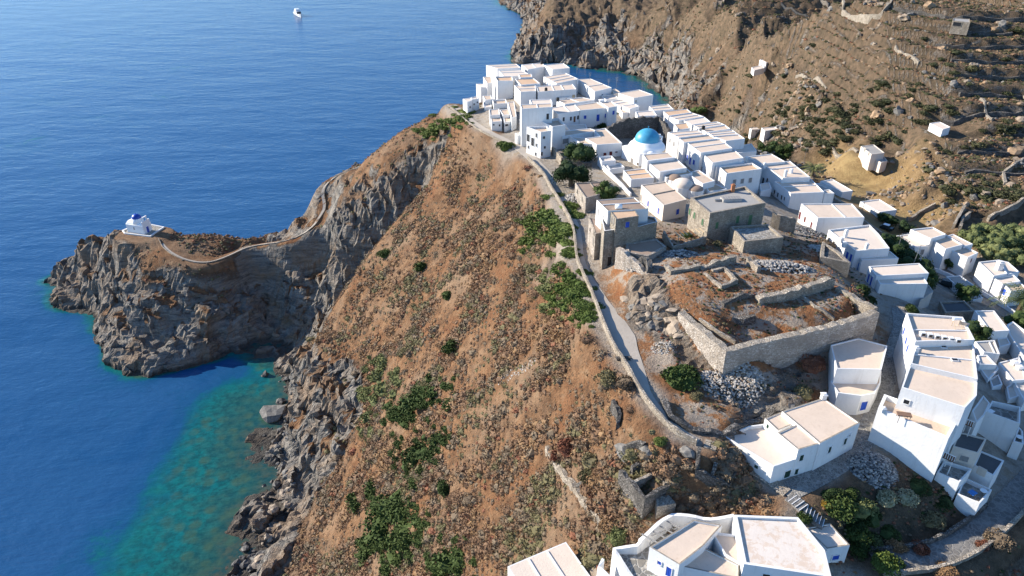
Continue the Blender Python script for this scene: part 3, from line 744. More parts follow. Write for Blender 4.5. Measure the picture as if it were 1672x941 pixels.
H('A28', 'tiny white cube house with dark square windows at the far start of the coast path', [('A', [(178,367),(215,352),(205,336),(149,343)], 64.3, d(roof='roof_w')), ('A', [(217,348),(260,341),(246,328),(204,334)], 64.3, d(roof='roof_w'))],
  op=[(0,0,'A',(198,398),.6,.6,'dark'), (1,0,'A',(226,378),.4,.5,'dark'), (1,0,'A',(248,365),.4,.4,'dark')])
H('A27', 'low white house with sunken yard between the tiny cube house and tall plain house', [('A', [(302,352),(350,347),(341,319),(285,322)], 64, d(roof='roof_b')), ('A', [(360,388),(452,383),(442,352),(350,357)], 63.6, d(roof='roof_b', par=.5))])
H('A8', 'white house with two flat peach roofs beside a blue awning in the sea-end cluster', [('A', [(543,298),(650,291),(645,250),(500,253)], 66.5, d(strips=(.5,)))], op=[(0,3,'A',(495,300),.4,.9,'dark'), (0,3,'A',(530,330),.4,.9,'dark')])
H('A9', 'long white house with three roof bays and a wedge-shaped end wall in the sea-end cluster', [('A', [(662,298),(925,279),(898,243),(650,259)], 66.4, d(side_strips=(.42,.68), roof='roof_a'))], op=[(0,0,'A',(905,325),.6,.8,'wood')])
H('A10', 'farthest white house of the village with pale roof and black water butt, above the cove', [('A', [(592,146),(708,122),(692,97),(550,110)], 65.6, d(side_strips=(.5,), roof='roof_w'))], op=[(0,3,'A',(585,150),.4,.7,'dark')])
H('A11', 'white cube house with bright wall overlooking the dark cove at the far end', [('A', [(760,144),(880,133),(835,100),(705,113)], 65.9, d(roof='roof_w'))])
H('A12', 'white house with blue doors and twin-strip roof in the far row above the cove', [('A', [(788,241),(938,208),(850,168),(700,192)], 65.6, d(strips=(.33,.66)))], op=[(0,3,'A',(712,232),.5,.9,'dark'), (0,3,'A',(730,240),.5,.9,'blue_l'), (0,3,'A',(745,246),.5,.9,'blue_l')])
H('A13', 'long white house with sloping two-bay roof and bluish end wall, above the cove', [('A', [(1050,293),(1165,268),(1022,205),(935,210)], 64.6, d(strips=(.6,)))], op=[(0,0,'A',(1100,315),.4,.5,'dark')], ch=[('A',(930,235),64.6,1.4),('A',(1000,290),64.6,1.2)])
H('A14', 'small low house with brown front tucked beside the long two-bay house above the cove', [('A', [(1180,311),(1222,298),(1192,275),(1165,281)], 63.4, d(wall='cream'))])
H('A15', 'isolated white box house with flat pale roof overlooking the cove', [('A', [(1315,341),(1449,316),(1352,280),(1210,304)], 64.6, d(roof='roof_a'))], op=[(0,0,'A',(1330,358),.5,.7,'greywood')])
H('A16', 'low white house with grey-shaded roof in front of the isolated box house', [('A', [(1225,395),(1345,372),(1255,345),(1150,362)], 63.2, d(roof='roof_w', strips=(.45,))), ('A', [(1290,412),(1352,395),(1325,378),(1235,390)], 63.4, d(roof='roof_w'))])
H('A17', 'small white hut with brown roof between the three-bay house and the blue-shuttered house', [('A', [(792,338),(882,331),(872,311),(780,316)], 64.6, d(roof='roof_br'))], op=[(0,0,'A',(855,345),.5,.8,'brown')])
H('A18', 'narrow white house with strip roof right behind the tall double-roofed white house', [('A', [(620,381),(762,376),(752,347),(605,351)], 69.5, d(roof='roof_w'))])
H('A19', 'tall white house with double peach roof and broad blank front above the coast path', [('A', [(550,413),(762,402),(757,375),(540,383)], 71, d(side_strips=(.52,), roof='roof_b'))], op=[(0,3,'A',(522,440),.4,.8,'dark'), (0,0,'A',(728,462),.6,1.4,'dark')])
H('A19b', 'little white annexe with one dark window at the foot of the tall double-roofed white house', [('A', [(520,592),(578,586),(560,571),(505,577)], 64.2, d(roof='roof_w'))], op=[(0,0,'A',(554,613),.5,.8,'dark')])
H('A20', 'white two-storey house with dark doors and windows beside the blue-shuttered one', [('A', [(800,447),(945,424),(912,375),(745,406)], 66.8, d(side_strips=(.55,), roof='roof_w'))],
  op=[(0,0,'A',(837,480),.55,1.0,'dark'), (0,0,'A',(886,476),.55,1.0,'dark'), (0,0,'A',(911,480),.6,1.5,'brown'), (0,0,'A',(936,468),.55,1.0,'dark'), (0,0,'A',(897,543),.6,.6,'dark')])
H('A20b', 'white two-storey house with blue shutters and blue balcony rail above the ruined wall', [('A', [(948,424),(1140,406),(1062,367),(915,388)], 66.8, d(roof='roof_b')), ('A', [(1142,405),(1203,393),(1165,360),(1085,366)], 67.2, d(roof='roof_a'))],
  op=[(0,0,'A',(983,466),.7,.9,'blue'), (0,0,'A',(1071,470),.8,1.7,'blue'), (0,0,'A',(1127,455),.7,1.0,'blue'), (1,0,'A',(1177,435),.7,1.0,'blue')], ch=[('A',(1095,372),66.8,1.0,1.2)])
H('A21', 'white house with long sand-coloured roof right behind the blue-shuttered house', [('A', [(845,383),(1050,352),(965,334),(790,352)], 67, d(side_strips=(.5,), roof='roof_b'))])
H('A22', 'white three-storey house with balcony openings at the bend of the coast path', [('A', [(682,581),(752,572),(722,541),(585,546)], 67.8, d(roof='roof_b', par=.45))],
  op=[(0,0,'A',(703,605),.5,.6,'dark'), (0,0,'A',(708,672),.5,.6,'dark'), (0,0,'A',(688,716),.45,.9,'dark'), (0,3,'A',(597,608),1.0,1.7,'dark','window'), (0,3,'A',(627,635),1.0,1.9,'dark','window'), (0,3,'A',(652,590),.5,1.0,'dark'), (0,3,'A',(652,657),.5,.8,'dark'), (0,3,'A',(648,718),.5,.8,'dark'), (0,3,'A',(598,670),.5,.8,'dark')])
H('A23', 'white house with raised curved parapet behind the three-storey balcony house', [('A', [(760,550),(850,536),(803,490),(668,500)], 67.3, d(roof='roof_b', par=.6))])
H('A24', 'low house with tan roof and grey shadowed gable beside the dark cypress', [('A', [(828,602),(1068,562),(1015,545),(793,568)], 65.2, d(wall='white', roof='roof_b'))], op=[(0,0,'A',(845,630),1.6,1.2,'greywood','window')])
H('A25', 'white single-storey house with L-shaped tan roof and red shutters left of the blue dome', [('A', [(1062,660),(1236,646),(1122,545),(1045,558),(1085,600),(985,612)], 65.5, d(roof='roof_b')), ('A', [(960,650),(1060,655),(985,610),(878,602)], 65.1, d(roof='roof_b'))],
  op=[(0,0,'A',(1118,719),.7,.7,'red'), (0,0,'A',(1158,719),.7,1.3,'red'), (0,0,'A',(1197,704),.6,.3,'red')])
H('A26', 'cluster of small low white cells beside the coast path below the tall blank house', [('A', [(345,502),(416,496),(404,455),(338,460)], 64.1, d(roof='roof_b')), ('A', [(334,458),(404,452),(396,412),(328,418)], 64.8, d(roof='roof_a')), ('A', [(424,456),(484,450),(462,414),(400,420)], 64.8, d(roof='roof_b')), ('A', [(432,502),(490,494),(484,453),(424,458)], 64.1, d(roof='roof_b'))],
  op=[(3,0,'A',(448,520),.9,.5,'dark'), (0,0,'A',(360,518),.4,.4,'dark'), (0,0,'A',(400,522),.4,.5,'dark')])
# --- row behind the church, stepping away (R2) and in front of it (R1)
R2 = [([(590,130),(722,123),(697,88),(575,99)], 63.6, 'roof_w', 'house with white roof, first of the long back row counted from the cove'),
 ([(700,90),(836,81),(797,45),(668,61)], 63.4, 'roof_a', 'house set back toward the cove, second of the long back row'),
 ([(800,127),(957,103),(927,78),(765,96)], 63.2, 'roof_c', 'house with the orange roof in the long back row of terraced houses'),
 ([(870,157),(1042,131),(962,105),(805,129)], 63.1, 'roof_a', 'house just below the orange-roofed one in the long back row'),
 ([(960,187),(1087,166),(1043,133),(903,157)], 63, 'roof_w', 'narrow house midway in the long back row, fifth from the cove'),
 ([(1010,211),(1187,187),(1132,165),(968,188)], 62.9, 'roof_a', 'house sixth from the cove in the long back row'),
 ([(1060,238),(1222,216),(1187,189),(1025,213)], 62.8, 'roof_b', 'house seventh from the cove in the long back row'),
 ([(1105,266),(1277,251),(1237,222),(1065,240)], 62.7, 'roof_a', 'house eighth from the cove in the long back row'),
 ([(1192,296),(1322,281),(1279,253),(1112,267)], 62.6, 'roof_a', 'end house of the long back row with its white gable toward the garden')]
for k, (q, z, rf, lb) in enumerate(R2):
    H('R2%d' % k, 'white ' + lb, [('B', q, z, d(roof=rf, strips=(.5,) if k % 2 else ()))], name='terrace_house', group='white terraced houses of the long back row')
H('R2s', 'small white house with orange roof between the rough ruined wall and the long back row', [('B', [(870,223),(948,209),(926,172),(838,183)], 63.8, d(roof='roof_c'))])
R1 = [([(870,276),(1060,253),(1002,222),(795,238)], 66, 'roof_a', (.55,), [(812,290),(838,315)], 'first white house of the row right behind the blue dome, nearest the ruined wall'),
 ([(905,309),(1130,281),(1077,254),(870,277)], 65.8, 'roof_b', (), [(862,345)], 'second white house of the row right behind the blue dome'),
 ([(1020,379),(1237,346),(1152,283),(925,311)], 65.6, 'roof_a', (.45,), [], 'white house with blue doors in the row behind the blue dome'),
 ([(1100,446),(1312,413),(1242,349),(1030,381)], 65.1, 'roof_a', (), [(1010,470),(1030,487),(1053,502),(1083,522)], 'white house with four narrow grey windows, fourth in the row behind the blue dome')]
for k, (q, z, rf, st, ws, lb) in enumerate(R1):
    ops = [(0, 3, 'B', w_, .5, 1.1, 'greywood') for w_ in ws]
    if k == 2: ops += [(0,3,'B',(895,385),.7,1.0,'blue'), (0,3,'B',(870,385),.6,.6,'blue'), (0,3,'B',(928,405),.9,1.2,'blue'), (0,3,'B',(950,432),.8,1.7,'blue'), (0,3,'B',(975,440),.9,1.1,'blue')]
    H('R1%d' % k, lb, [('B', q, z, d(roof=rf, strips=st))], op=ops, name='terrace_house', group='white terraced houses behind the blue dome')
H('R1e', 'white house with orange roof and three grey-shuttered windows facing the stone house', [('B', [(1195,527),(1436,496),(1371,455),(1140,476)], 64, d(roof='roof_c', par=.35)), ('B', [(1125,474),(1318,440),(1310,415),(1102,447)], 64.2, d(roof='roof_g'))],
  op=[(0,0,'B',(1250,573),.8,1.1,'greywood'), (0,0,'B',(1303,568),.8,1.1,'greywood'), (0,0,'B',(1358,562),.8,1.1,'greywood'), (0,3,'B',(1155,556),.6,1.3,'greywood')], name='terrace_house')
# --- rows in front of the church
H('R3a', 'white house with fluted-edge brown roof touching the near side of the domed church', [('B', [(655,436),(846,411),(802,375),(625,391)], 66.3, d(roof='roof_b', strips=(.97,)))], name='terrace_house')
H('R3b', 'white house with broad tan roof, second from the domed church toward the stone house', [('B', [(742,512),(926,483),(850,415),(660,443)], 65.8, d(roof='roof_a', strips=(.96,)))], op=[(0,3,'B',(735,560),.5,.9,'greywood')], name='terrace_house')
H('R3c', 'low white house with narrow orange-tan roof beside the small brown dome', [('B', [(785,548),(965,518),(925,488),(745,515)], 65, d(roof='roof_c'))], name='terrace_house')
H('R3d', 'white house with pink-tan roof and stepped front between brown dome and grey-shuttered house', [('B', [(1035,592),(1117,569),(1008,495),(925,517)], 64.6, d(roof='roof_b')), ('B', [(1075,645),(1200,626),(1122,590),(1045,602)], 63.4, d(roof='roof_c'))], name='terrace_house')
H('R4a', 'white house with salmon roof and slit windows at the left of the front row', [('B', [(545,561),(703,546),(641,485),(492,501)], 64.6, d(roof='roof_c', strips=(.5,)))], op=[(0,3,'B',(508,590),.5,1.0,'greywood'), (0,3,'B',(560,650),.4,.9,'greywood')])
H('R4b', 'cream-fronted house with blue shutters beside the stone tower house', [('B', [(768,737),(925,694),(782,575),(614,598)], 66.9, d(roof='roof_b', strips=(.48,), wall='cream', par=.1))],
  op=[(0,0,'B',(862,777),.75,1.1,'blue'), (0,0,'B',(795,842),.4,.4,'dark'), (0,3,'B',(663,722),.55,1.1,'blue'), (0,3,'B',(733,772),.55,1.2,'blue'), (0,3,'B',(613,682),.5,1.3,'greywood')])
H('R4c', 'white yard house with low roof behind the long boundary wall left of the dome', [('B', [(345,445),(440,438),(412,404),(322,412)], 64.4, d(roof='roof_w', par=.4)), ('B', [(400,500),(500,485),(470,455),(372,465)], 63.6, d(roof='roof_w', par=.4))])
for k, (c, q, z, rf, lb) in enumerate([
 ('A', [(300,402),(346,396),(338,352),(288,356)], 62.9, 'roof_w', 'low white walled yard block below the sunken-yard house at the sea end'),
 ('A', [(482,475),(516,464),(500,362),(455,367)], 65.4, 'roof_b', 'narrow white house squeezed against the left side of the tall double-roofed house'),
 ('A', [(880,562),(1000,548),(985,516),(850,522)], 64.0, 'roof_w', 'low white terrace block under the facade of the blue-shuttered house'),
 ('A', [(1128,352),(1212,337),(1182,314),(1092,322)], 63.0, 'roof_w', 'low white block between the long two-bay house and the isolated box house'),
 ('A', [(1240,440),(1350,425),(1320,398),(1215,405)], 62.4, 'roof_b', 'low white house just above the ring of ruined wall'),
 ('D', [(430,212),(566,198),(530,150),(412,165)], 60.2, 'roof_w', 'white yard block between the end of the long back row and the gardens'),
 ('D', [(596,472),(668,456),(652,412),(586,424)], 59.8, 'roof_w', 'white stair block beside the house with shadowed roof'),
 ('B', [(300,585),(345,640),(470,560),(430,520)], 62.6, 'roof_g', 'grey paved yard platform left of the salmon-roofed house'),
 ('N', [(480,455),(575,432),(540,372),(462,388)], 54.6, 'roof_w', 'small shaded white block under the steps of the long terrace house'),
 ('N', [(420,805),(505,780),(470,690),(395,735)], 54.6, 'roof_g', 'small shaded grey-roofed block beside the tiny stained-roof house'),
 ('N', [(560,905),(640,880),(600,770),(540,800)], 54.2, 'roof_w', 'shaded white block below the house with two white vents')]):
    H('X%d' % k, lb, [(c, q, z, d(roof=rf))], name='outbuilding', cat='outbuilding')
# --- stone houses
H('S1', 'ruinous low house with brown roof and crumbling whitewash below the round dark tree', [('B', [(236,690),(402,640),(348,578),(163,586)], 65.1, d(roof='roof_br', wall='stone_white', side_strips=(.55,), par=.15))],
  op=[(0,3,'B',(212,690),.5,.9,'greywood'), (0,3,'B',(180,640),.4,.7,'dark')], name='old_house')
H('S2', 'tall stone tower house with orange-roofed upper room and white water tank, beside the coast path', [('C', [(445,466),(670,440),(806,402),(790,370),(690,355),(425,384)], 68.9, d(roof='roof_g', wall='stone', par=.45, cap='white')), ('C', [(470,316),(748,302),(652,222),(394,240)], 71.4, d(roof='roof_br', wall='white', side_strips=(), strips=(.45,), cap='slate_cap')), ('C', [(525,373),(681,350),(640,288),(476,300)], 71.3, d(roof='roof_c', wall='stone', par=.1))],
  op=[(2,0,'C',(603,405),.7,1.0,'blue'), (0,0,'C',(480,655),.7,1.7,'dark'), (0,0,'C',(700,490),.6,.5,'dark'), (0,0,'C',(765,484),.7,.6,'dark'), (2,3,'C',(495,370),.5,1.1,'greywood'), (2,3,'C',(510,380),.5,1.1,'greywood'), (1,3,'C',(407,320),.45,1.2,'greywood'), (1,3,'C',(440,350),.4,.6,'greywood')], name='stone_house')
H('S2d', 'narrow crumbling house with ribbed brown roof leaning on the stone tower house', [('C', [(385,470),(432,462),(400,372),(340,360)], 67, d(roof='roof_br', wall='stone_white', par=.1))], op=[(0,3,'C',(350,440),.4,.6,'dark'), (0,3,'C',(378,465),.4,.6,'dark'), (0,3,'C',(372,520),.5,1.4,'greywood')], name='old_house')
H('S3', 'large square stone house with grey flat roof, skylight and green shutters', [('C', [(1166,342),(1545,268),(1405,155),(1034,232)], 69.4, d(roof='roof_g', wall='stone', par=.35, pt=.35, cap='slate_cap')), ('C', [(1400,537),(1668,507),(1560,417),(1305,430)], 66.9, d(roof='flag', wall='stone', par=.4, cap='slate_cap', pt=.3))],
  op=[(0,3,'C',(1025,312),.6,1.2,'green'), (0,3,'C',(1062,343),.6,1.2,'green'), (0,3,'C',(1118,388),.6,1.2,'green'), (0,0,'C',(1213,410),.6,1.2,'green'), (0,0,'C',(1355,370),.7,1.4,'green'), (0,0,'C',(1440,372),.8,1.9,'green'), (1,3,'C',(1348,572),.4,.6,'dark')],
  ch=[('C',(1320,182),69.4,1.5,.6,'terracotta')], name='stone_house')
# --- right-hand row (crop D / F)
H('R5a', 'white house with pale flat roof at the garden end of the right-hand row', [('D', [(600,288),(762,271),(668,218),(488,240)], 62, d(roof='roof_a'))], ch=[('D',(495,265),62,1.0,.5)])
H('R5b', 'white house with broad two-bay roof and tall chimneys above the orange field', [('D', [(742,386),(932,376),(792,265),(608,291)], 61.6, d(roof='roof_a', strips=(.35,)))], ch=[('D',(618,312),61.6,1.3,.5), ('D',(760,372),61.6,1.6,.5)], op=[(0,3,'D',(640,395),.6,1.0,'dark'), (0,3,'D',(612,400),.8,1.5,'dark')])
H('R5c', 'white house with a shadowed roof and row of small dark windows in the right-hand row', [('D', [(800,488),(1027,481),(937,390),(688,406)], 60.6, d(roof='roof_a', strips=(.45,))), ('D', [(1030,490),(1097,488),(1060,462),(1010,466)], 60.2, d(roof='roof_a'))], op=[(0,3,'D',(690,475),.5,1.0,'dark'), (0,3,'D',(712,495),.5,1.0,'dark'), (0,3,'D',(738,512),.5,1.0,'dark'), (0,3,'D',(757,522),.4,.8,'dark')])
H('R5d', 'white house with dark red doors and ridged flat roof in the right-hand row', [('D', [(985,656),(1302,651),(1217,560),(870,560)], 61.6, d(roof='roof_a', side_strips=(.6,)))], op=[(0,3,'D',(862,636),.7,1.6,'red'), (0,3,'D',(897,663),.6,1.2,'red'), (0,3,'D',(941,700),.6,1.2,'red')])
H('R5e', 'white house with bright flat roof, white chimneys and blue doors in the right-hand row', [('D', [(1240,887),(1472,868),(1400,772),(1335,708),(1055,742)], 61, d(roof='roof_w', par=.3)), ('F', [(565,359),(816,346),(757,299),(525,316)], 59.6, d(roof='roof_w', wall='white', par=.15))],
  op=[(0,4,'D',(1095,825),.5,.8,'dark'), (0,4,'D',(1060,800),.5,.8,'dark'), (0,4,'D',(1184,912),.7,1.6,'blue'), (0,4,'D',(1210,925),.6,1.4,'blue'), (1,3,'F',(538,398),.8,1.8,'blue_l')], ch=[('D',(1170,785),61,1.6,.5), ('D',(1311,872),61,1.4,.45), ('D',(1143,815),61,.9,.5), ('D',(1160,848),61,1.0,.6)])
H('F1', 'white two-storey house with grey-green side and tall blue doors above the shaded lane', [('F', [(690,521),(1016,519),(972,455),(655,466)], 60.3, d(roof='roof_w', par=.12)), ('F', [(664,466),(1023,448),(956,380),(612,402)], 61, d(roof='roof_w', par=.12))],
  op=[(1,3,'F',(612,478),.6,1.6,'blue'), (1,3,'F',(630,500),.6,1.8,'blue'), (0,3,'F',(650,530),.6,1.8,'blue'), (0,0,'F',(815,690),.9,1.5,'blue'), (0,3,'F',(645,640),.6,1.4,'blue'), (0,3,'F',(672,668),.5,1.0,'blue')])
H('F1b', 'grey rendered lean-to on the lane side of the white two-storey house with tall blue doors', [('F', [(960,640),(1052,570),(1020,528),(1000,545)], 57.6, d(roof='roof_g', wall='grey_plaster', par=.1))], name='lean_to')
# road-side houses at right
H('F2', 'white road-side house with raised cream roof block above the road, beside the dark hedge tree', [('F', [(1035,216),(1138,185),(1047,135),(895,151)], 56, d(roof='roof_a', par=.2))])
H('F3', 'white road-side house with long sunlit front wall, between the raised block and the red-windowed one', [('F', [(1135,286),(1252,256),(1142,190),(1038,216)], 55.4, d(roof='roof_b', par=.2)), ('F', [(1262,263),(1323,248),(1187,180),(1147,192)], 55, d(roof='roof_a', par=.15))])
H('F5', 'white road-side house with arched red window on its end wall', [('F', [(1285,346),(1357,312),(1246,257),(1150,286)], 54.6, d(roof='roof_b', par=.25))], op=[(0,0,'F',(1309,357),.5,.9,'red')])
H('F6', 'white road-side house with tapered chimney and small terrace, downhill of the red-windowed house', [('F', [(1462,470),(1556,452),(1500,358),(1362,374)], 54.2, d(roof='roof_w', par=.2)), ('F', [(1560,455),(1640,440),(1565,372),(1502,358)], 54, d(roof='roof_w', par=.15))], ch=[('F',(1497,420),54.2,1.8,.9)])
H('F7', 'white road-side house with blue-barred gate at the right edge above the palm', [('F', [(1525,522),(1645,505),(1600,460),(1462,478)], 53.8, d(roof='roof_w', par=.15)), ('F', [(1580,575),(1700,560),(1640,512),(1530,525)], 53.4, d(roof='roof_b', par=.2))], op=[(1,3,'F',(1530,565),1.4,1.2,'blue','door')])
H('F8', 'white flat-roofed house with wide shaded roof beside the dark hedge tree along the lane', [('F', [(930,270),(1027,262),(900,180),(800,192)], 54.5, d(roof='roof_w', par=.15))], op=[(0,0,'F',(975,300),.8,1.2,'greywood')])
H('F9', 'flat weathered grey roof of a sunken outbuilding between lane and road', [('F', [(1255,573),(1356,546),(1236,465),(1140,471)], 52.6, d(roof='roof_g', wall='white', par=.12))], name='outbuilding', cat='outbuilding')
H('F9b', 'small shaded white outbuilding with slanted grey roof below the weathered one', [('F', [(1300,640),(1392,615),(1350,572),(1262,592)], 52.2, d(roof='roof_g', par=.12))], name='outbuilding', cat='outbuilding')
H('F10', 'stone outbuilding with dark felt roof beside the lane', [('F', [(1132,723),(1336,712),(1262,640),(1092,648)], 55, d(roof='roof_d', wall='stone', par=.3, pt=.3, cap='slate_cap'))], name='outbuilding', cat='outbuilding')
# --- lower right, in shade (crop N / Q)
H('N1', 'shaded white house with plain white roof below the dark-roofed stone outbuilding', [('N', [(400,330),(563,322),(432,147),(265,150)], 56, d(roof='roof_w', par=.18))])
H('N2', 'long shaded white terrace house at the right edge below the large palm', [('N', [(690,560),(790,520),(700,330),(590,250),(540,275),(560,360)], 54.6, d(roof='roof_w', par=.3))])
H('N3', 'low shaded house with dirty stepped roof beside the rows of six skylight boxes', [('N', [(345,508),(482,522),(436,405),(268,413)], 56, d(roof='roof_g', par=.2, side_strips=(.75,)))])
H('N4', 'tiny shaded house with stained roof below the low dirty-roofed house', [('N', [(310,610),(456,612),(372,529),(288,531)], 56, d(roof='roof_w', par=.15)), ('N', [(385,735),(472,642),(455,618),(300,622)], 55.2, d(roof='roof_w', par=.1))])
H('N5', 'shaded white house with two white roof vents at the right edge', [('N', [(595,748),(712,738),(650,545),(472,592)], 55.2, d(roof='roof_w', par=.15)), ('N', [(690,920),(800,880),(700,745),(598,752)], 54.8, d(roof='roof_w', par=.15))], ch=[('N',(605,600),55.2,.5,.8), ('N',(650,640),55.2,.5,.8)])
H('N8', 'large shaded white house with walled roof terrace and tall blank front', [('Q', [(428,100),(706,195),(708,64),(480,8)], 57.2, d(roof='flag', par=.8)), ('Q', [(365,160),(428,100),(475,2),(420,-60),(330,60)], 58.4, d(roof='roof_w', par=.2)), ('Q', [(655,322),(742,345),(735,240),(704,200)], 55, d(roof='flag', par=.4))])
H('Q1', 'shaded house with dark felt roof and cream front beside the tall white house end', [('Q', [(176,348),(380,404),(447,290),(226,230)], 59, d(roof='roof_d', wall='cream', par=.15)), ('Q', [(40,572),(222,655),(322,548),(100,478)], 56.7, d(roof='flag', par=.5))], op=[(0,0,'Q',(268,440),.9,.8,'greywood','window')])
H('Q3', 'small shaded house with dark roof and white front steps above the lower path', [('Q', [(345,502),(505,587),(590,465),(398,384)], 56.4, d(roof='roof_d', par=.15))], op=[(0,0,'Q',(410,545),.8,.9,'cream','window')])
H('Q4', 'walled paved terrace with blue table at the foot of the white house row', [('Q', [(203,752),(382,832),(482,722),(264,618)], 55, d(roof='flag', par=.55))], name='garden_terrace', cat='terrace')
# --- big row beside the alley (crop G)
H('G1', 'long white row house with telescope-like stand and row of square vents on its roof', [('G', [(925,300),(1330,288),(1250,128),(865,102)], 66.2, d(roof='roof_a', par=.35, strips=(.55,)))], op=[(0,3,'G',(855,215),.6,1.2,'blue'), (0,3,'G',(870,280),.6,1.2,'blue'), (0,3,'G',(880,330),.6,1.2,'blue')], name='row_house')
H('G2', 'row house with two square dark hatches in its cream roof, middle of the big row', [('G', [(893,448),(1352,552),(1322,290),(928,304)], 65.6, d(roof='roof_a', par=.3, strips=(.5,)))], op=[(0,3,'G',(850,370),.6,1.4,'blue')], ch=[('G',(930,360),65.6,1.0,.5)], name='row_house')
H('G4', 'row house with ochre-stained roof and pale shaded front, near end of the big row', [('G', [(833,607),(1266,748),(1345,662),(1350,556),(890,452)], 65.2, d(roof='roof_a', par=.25))], op=[(0,0,'G',(870,695),.6,.6,'dark')], name='row_house')
H('G5', 'white house with long sunken roof yard and great blank white front wall', [('K', [(330,345),(1530,860),(1690,560),(440,100)], 62.2, d(roof='roof_b', par=.6, pt=.35, zb=53.5))], op=[], ch=[('K',(430,330),62.6,.6,.5)], name='row_house')
H('G6', 'white pentagon-roofed house with curved lower front and blue door beside the cobbled alley', [('G', [(390,477),(697,483),(738,318),(540,265),(352,312)], 63.2, d(roof='roof_a', par=.16)), ('G', [(400,640),(560,660),(650,645),(692,570),(697,490),(390,480),(352,560)], 61, d(roof='roof_a', par=.12))], op=[(1,1,'G',(576,722),.9,1.4,'blue')])
H('J', 'white house with patchwork of edged cream roofs and dark green shutters beside the path junction', [('J', [(545,527),(906,343),(577,115),(203,236),(338,352)], 61.4, d(roof='roof_a', par=.12, cap='slate_cap')), ('J', [(350,582),(543,528),(336,354),(163,432)], 61.25, d(roof='roof_a', par=.12, cap='slate_cap')), ('J', [(165,414),(326,342),(200,238),(48,302)], 60.8, d(roof='roof_a', par=.12, cap='slate_cap')), ('X', [(1181,716),(1262,767),(1301,753),(1268,716),(1245,697),(1222,700)], 59.4, d(roof='roof_w', par=.45))],
  op=[(1,0,'J',(378,650),.55,.9,'dkgreen'), (0,0,'J',(632,577),.5,.95,'dkgreen'), (0,0,'J',(772,502),.5,1.0,'dkgreen'), (0,0,'J',(813,446),.25,.25,'dark'), (3,1,'J',(250,797),.9,1.1,'dkgreen','door'), (1,0,'J',(332,775),.5,.9,'dkgreen'), (2,3,'J',(78,368),.4,.6,'dkgreen'), (3,0,'X',(1235,762),.5,.5,'dkgreen')], ch=[('J',(575,120),61.4,.9,.6)])
# --- bottom houses (crop L)
H('L1', 'white house with large peeling pink roof behind a high parapet at the bottom edge', [('L', [(890,392),(1432,475),(1390,310),(1225,105),(830,88)], 57, d(roof='roof_patch', par=.25, pt=.3)), ('L', [(1405,298),(1547,274),(1422,138),(1268,164)], 55.6, d(roof='roof_w', par=.2, cap='slate_cap'))],
  op=[(1,0,'L',(1460,342),.8,.7,'blue','window'), (0,0,'L',(1030,458),.7,.6,'dark')])
H('L2', 'white house with stepped cream roofs and flagstone yard at the bottom edge', [('L', [(490,398),(640,280),(755,150),(578,118),(305,288)], 56.6, d(roof='roof_a', par=.25, cap='slate_cap')), ('L', [(500,405),(860,480),(862,395),(650,290)], 55.6, d(roof='roof_a', par=.15, cap='slate_cap')), ('L', [(770,335),(865,392),(862,215),(690,195)], 55.8, d(roof='roof_a', par=.25))],
  op=[(0,4,'L',(368,376),.45,.5,'blue'), (0,4,'L',(426,432),.6,1.4,'blue')])
# --- houses on the opposite hill
def HH(key, label, crop, quad, base, h, op=(), extra=(), **kw):
    z = gpx(*px(crop, base)).z + h
    kw.setdefault('zb', z - h - 1.6)
    H(key, label, [(crop, quad, z, kw)] + [(crop, e[0], z + e[1], kw) for e in extra], op=op, name='farmhouse')
HH('h1', 'small white house among bushes high on the opposite slope, above the cove', 'H', [(240,350),(312,337),(282,319),(205,334)], (262,384), 2.1, roof='roof_w', extra=[([(175,392),(232,378),(222,362),(160,376)], -1.4)], op=[(0,0,'H',(252,360),.5,.6,'dark'), (0,0,'H',(275,352),.5,.6,'dark')])
HH('h2', 'long white barrel-like farmhouse alone on the terraced hillside', 'H', [(1218,722),(1262,708),(1205,677),(1148,686)], (1228,748), 1.9, roof='roof_w', par=.1, op=[(0,3,'H',(1185,712),.3,.3,'dark')])
HH('h3', 'cream stone farmhouse with two levels on the slope beyond the orange field', 'H', [(825,858),(897,850),(838,805),(766,813)], (812,878), 2.9, roof='roof_g', wall='cream', op=[(0,3,'H',(788,832),.6,.9,'greywood'), (0,3,'H',(810,855),.5,.8,'greywood')], extra=[([(878,905),(913,895),(892,868),(832,880)], -1.7)])
HH('h4', 'white cottage with flat roof down in the valley behind the village gardens', 'H', [(235,728),(312,718),(288,706),(215,712)], (265,750), 2.5, roof='roof_w')
HH('h4b', 'smaller white hut left of the flat-roofed valley cottage', 'H', [(160,722),(205,718),(195,708),(150,712)], (175,742), 2.2, roof='roof_w', op=[(0,0,'H',(185,730),.4,.5,'dark')])
HH('h5', 'open-fronted stone animal shed with grey roof on the upper terraces', 'H', [(1275,118),(1372,128),(1368,108),(1278,102)], (1325,150), 2.0, roof='roof_g', wall='stone', op=[(0,0,'H',(1300,135),2.2,1.1,'dark','window')])
HH('h6', 'low white outbuildings with antenna clutter along the edge of the orange field', 'D', [(1150,480),(1222,470),(1085,392),(1000,405)], (1150,505), 1.9, roof='roof_w', extra=[([(1065,462),(1150,455),(1060,410),(965,420)], -.4)])
HH('h7', 'white road-side cottage with stained flat roof in front of the ploughed plot', 'D', [(1405,615),(1522,602),(1402,528),(1272,545)], (1450,640), 2.0, roof='roof_w')
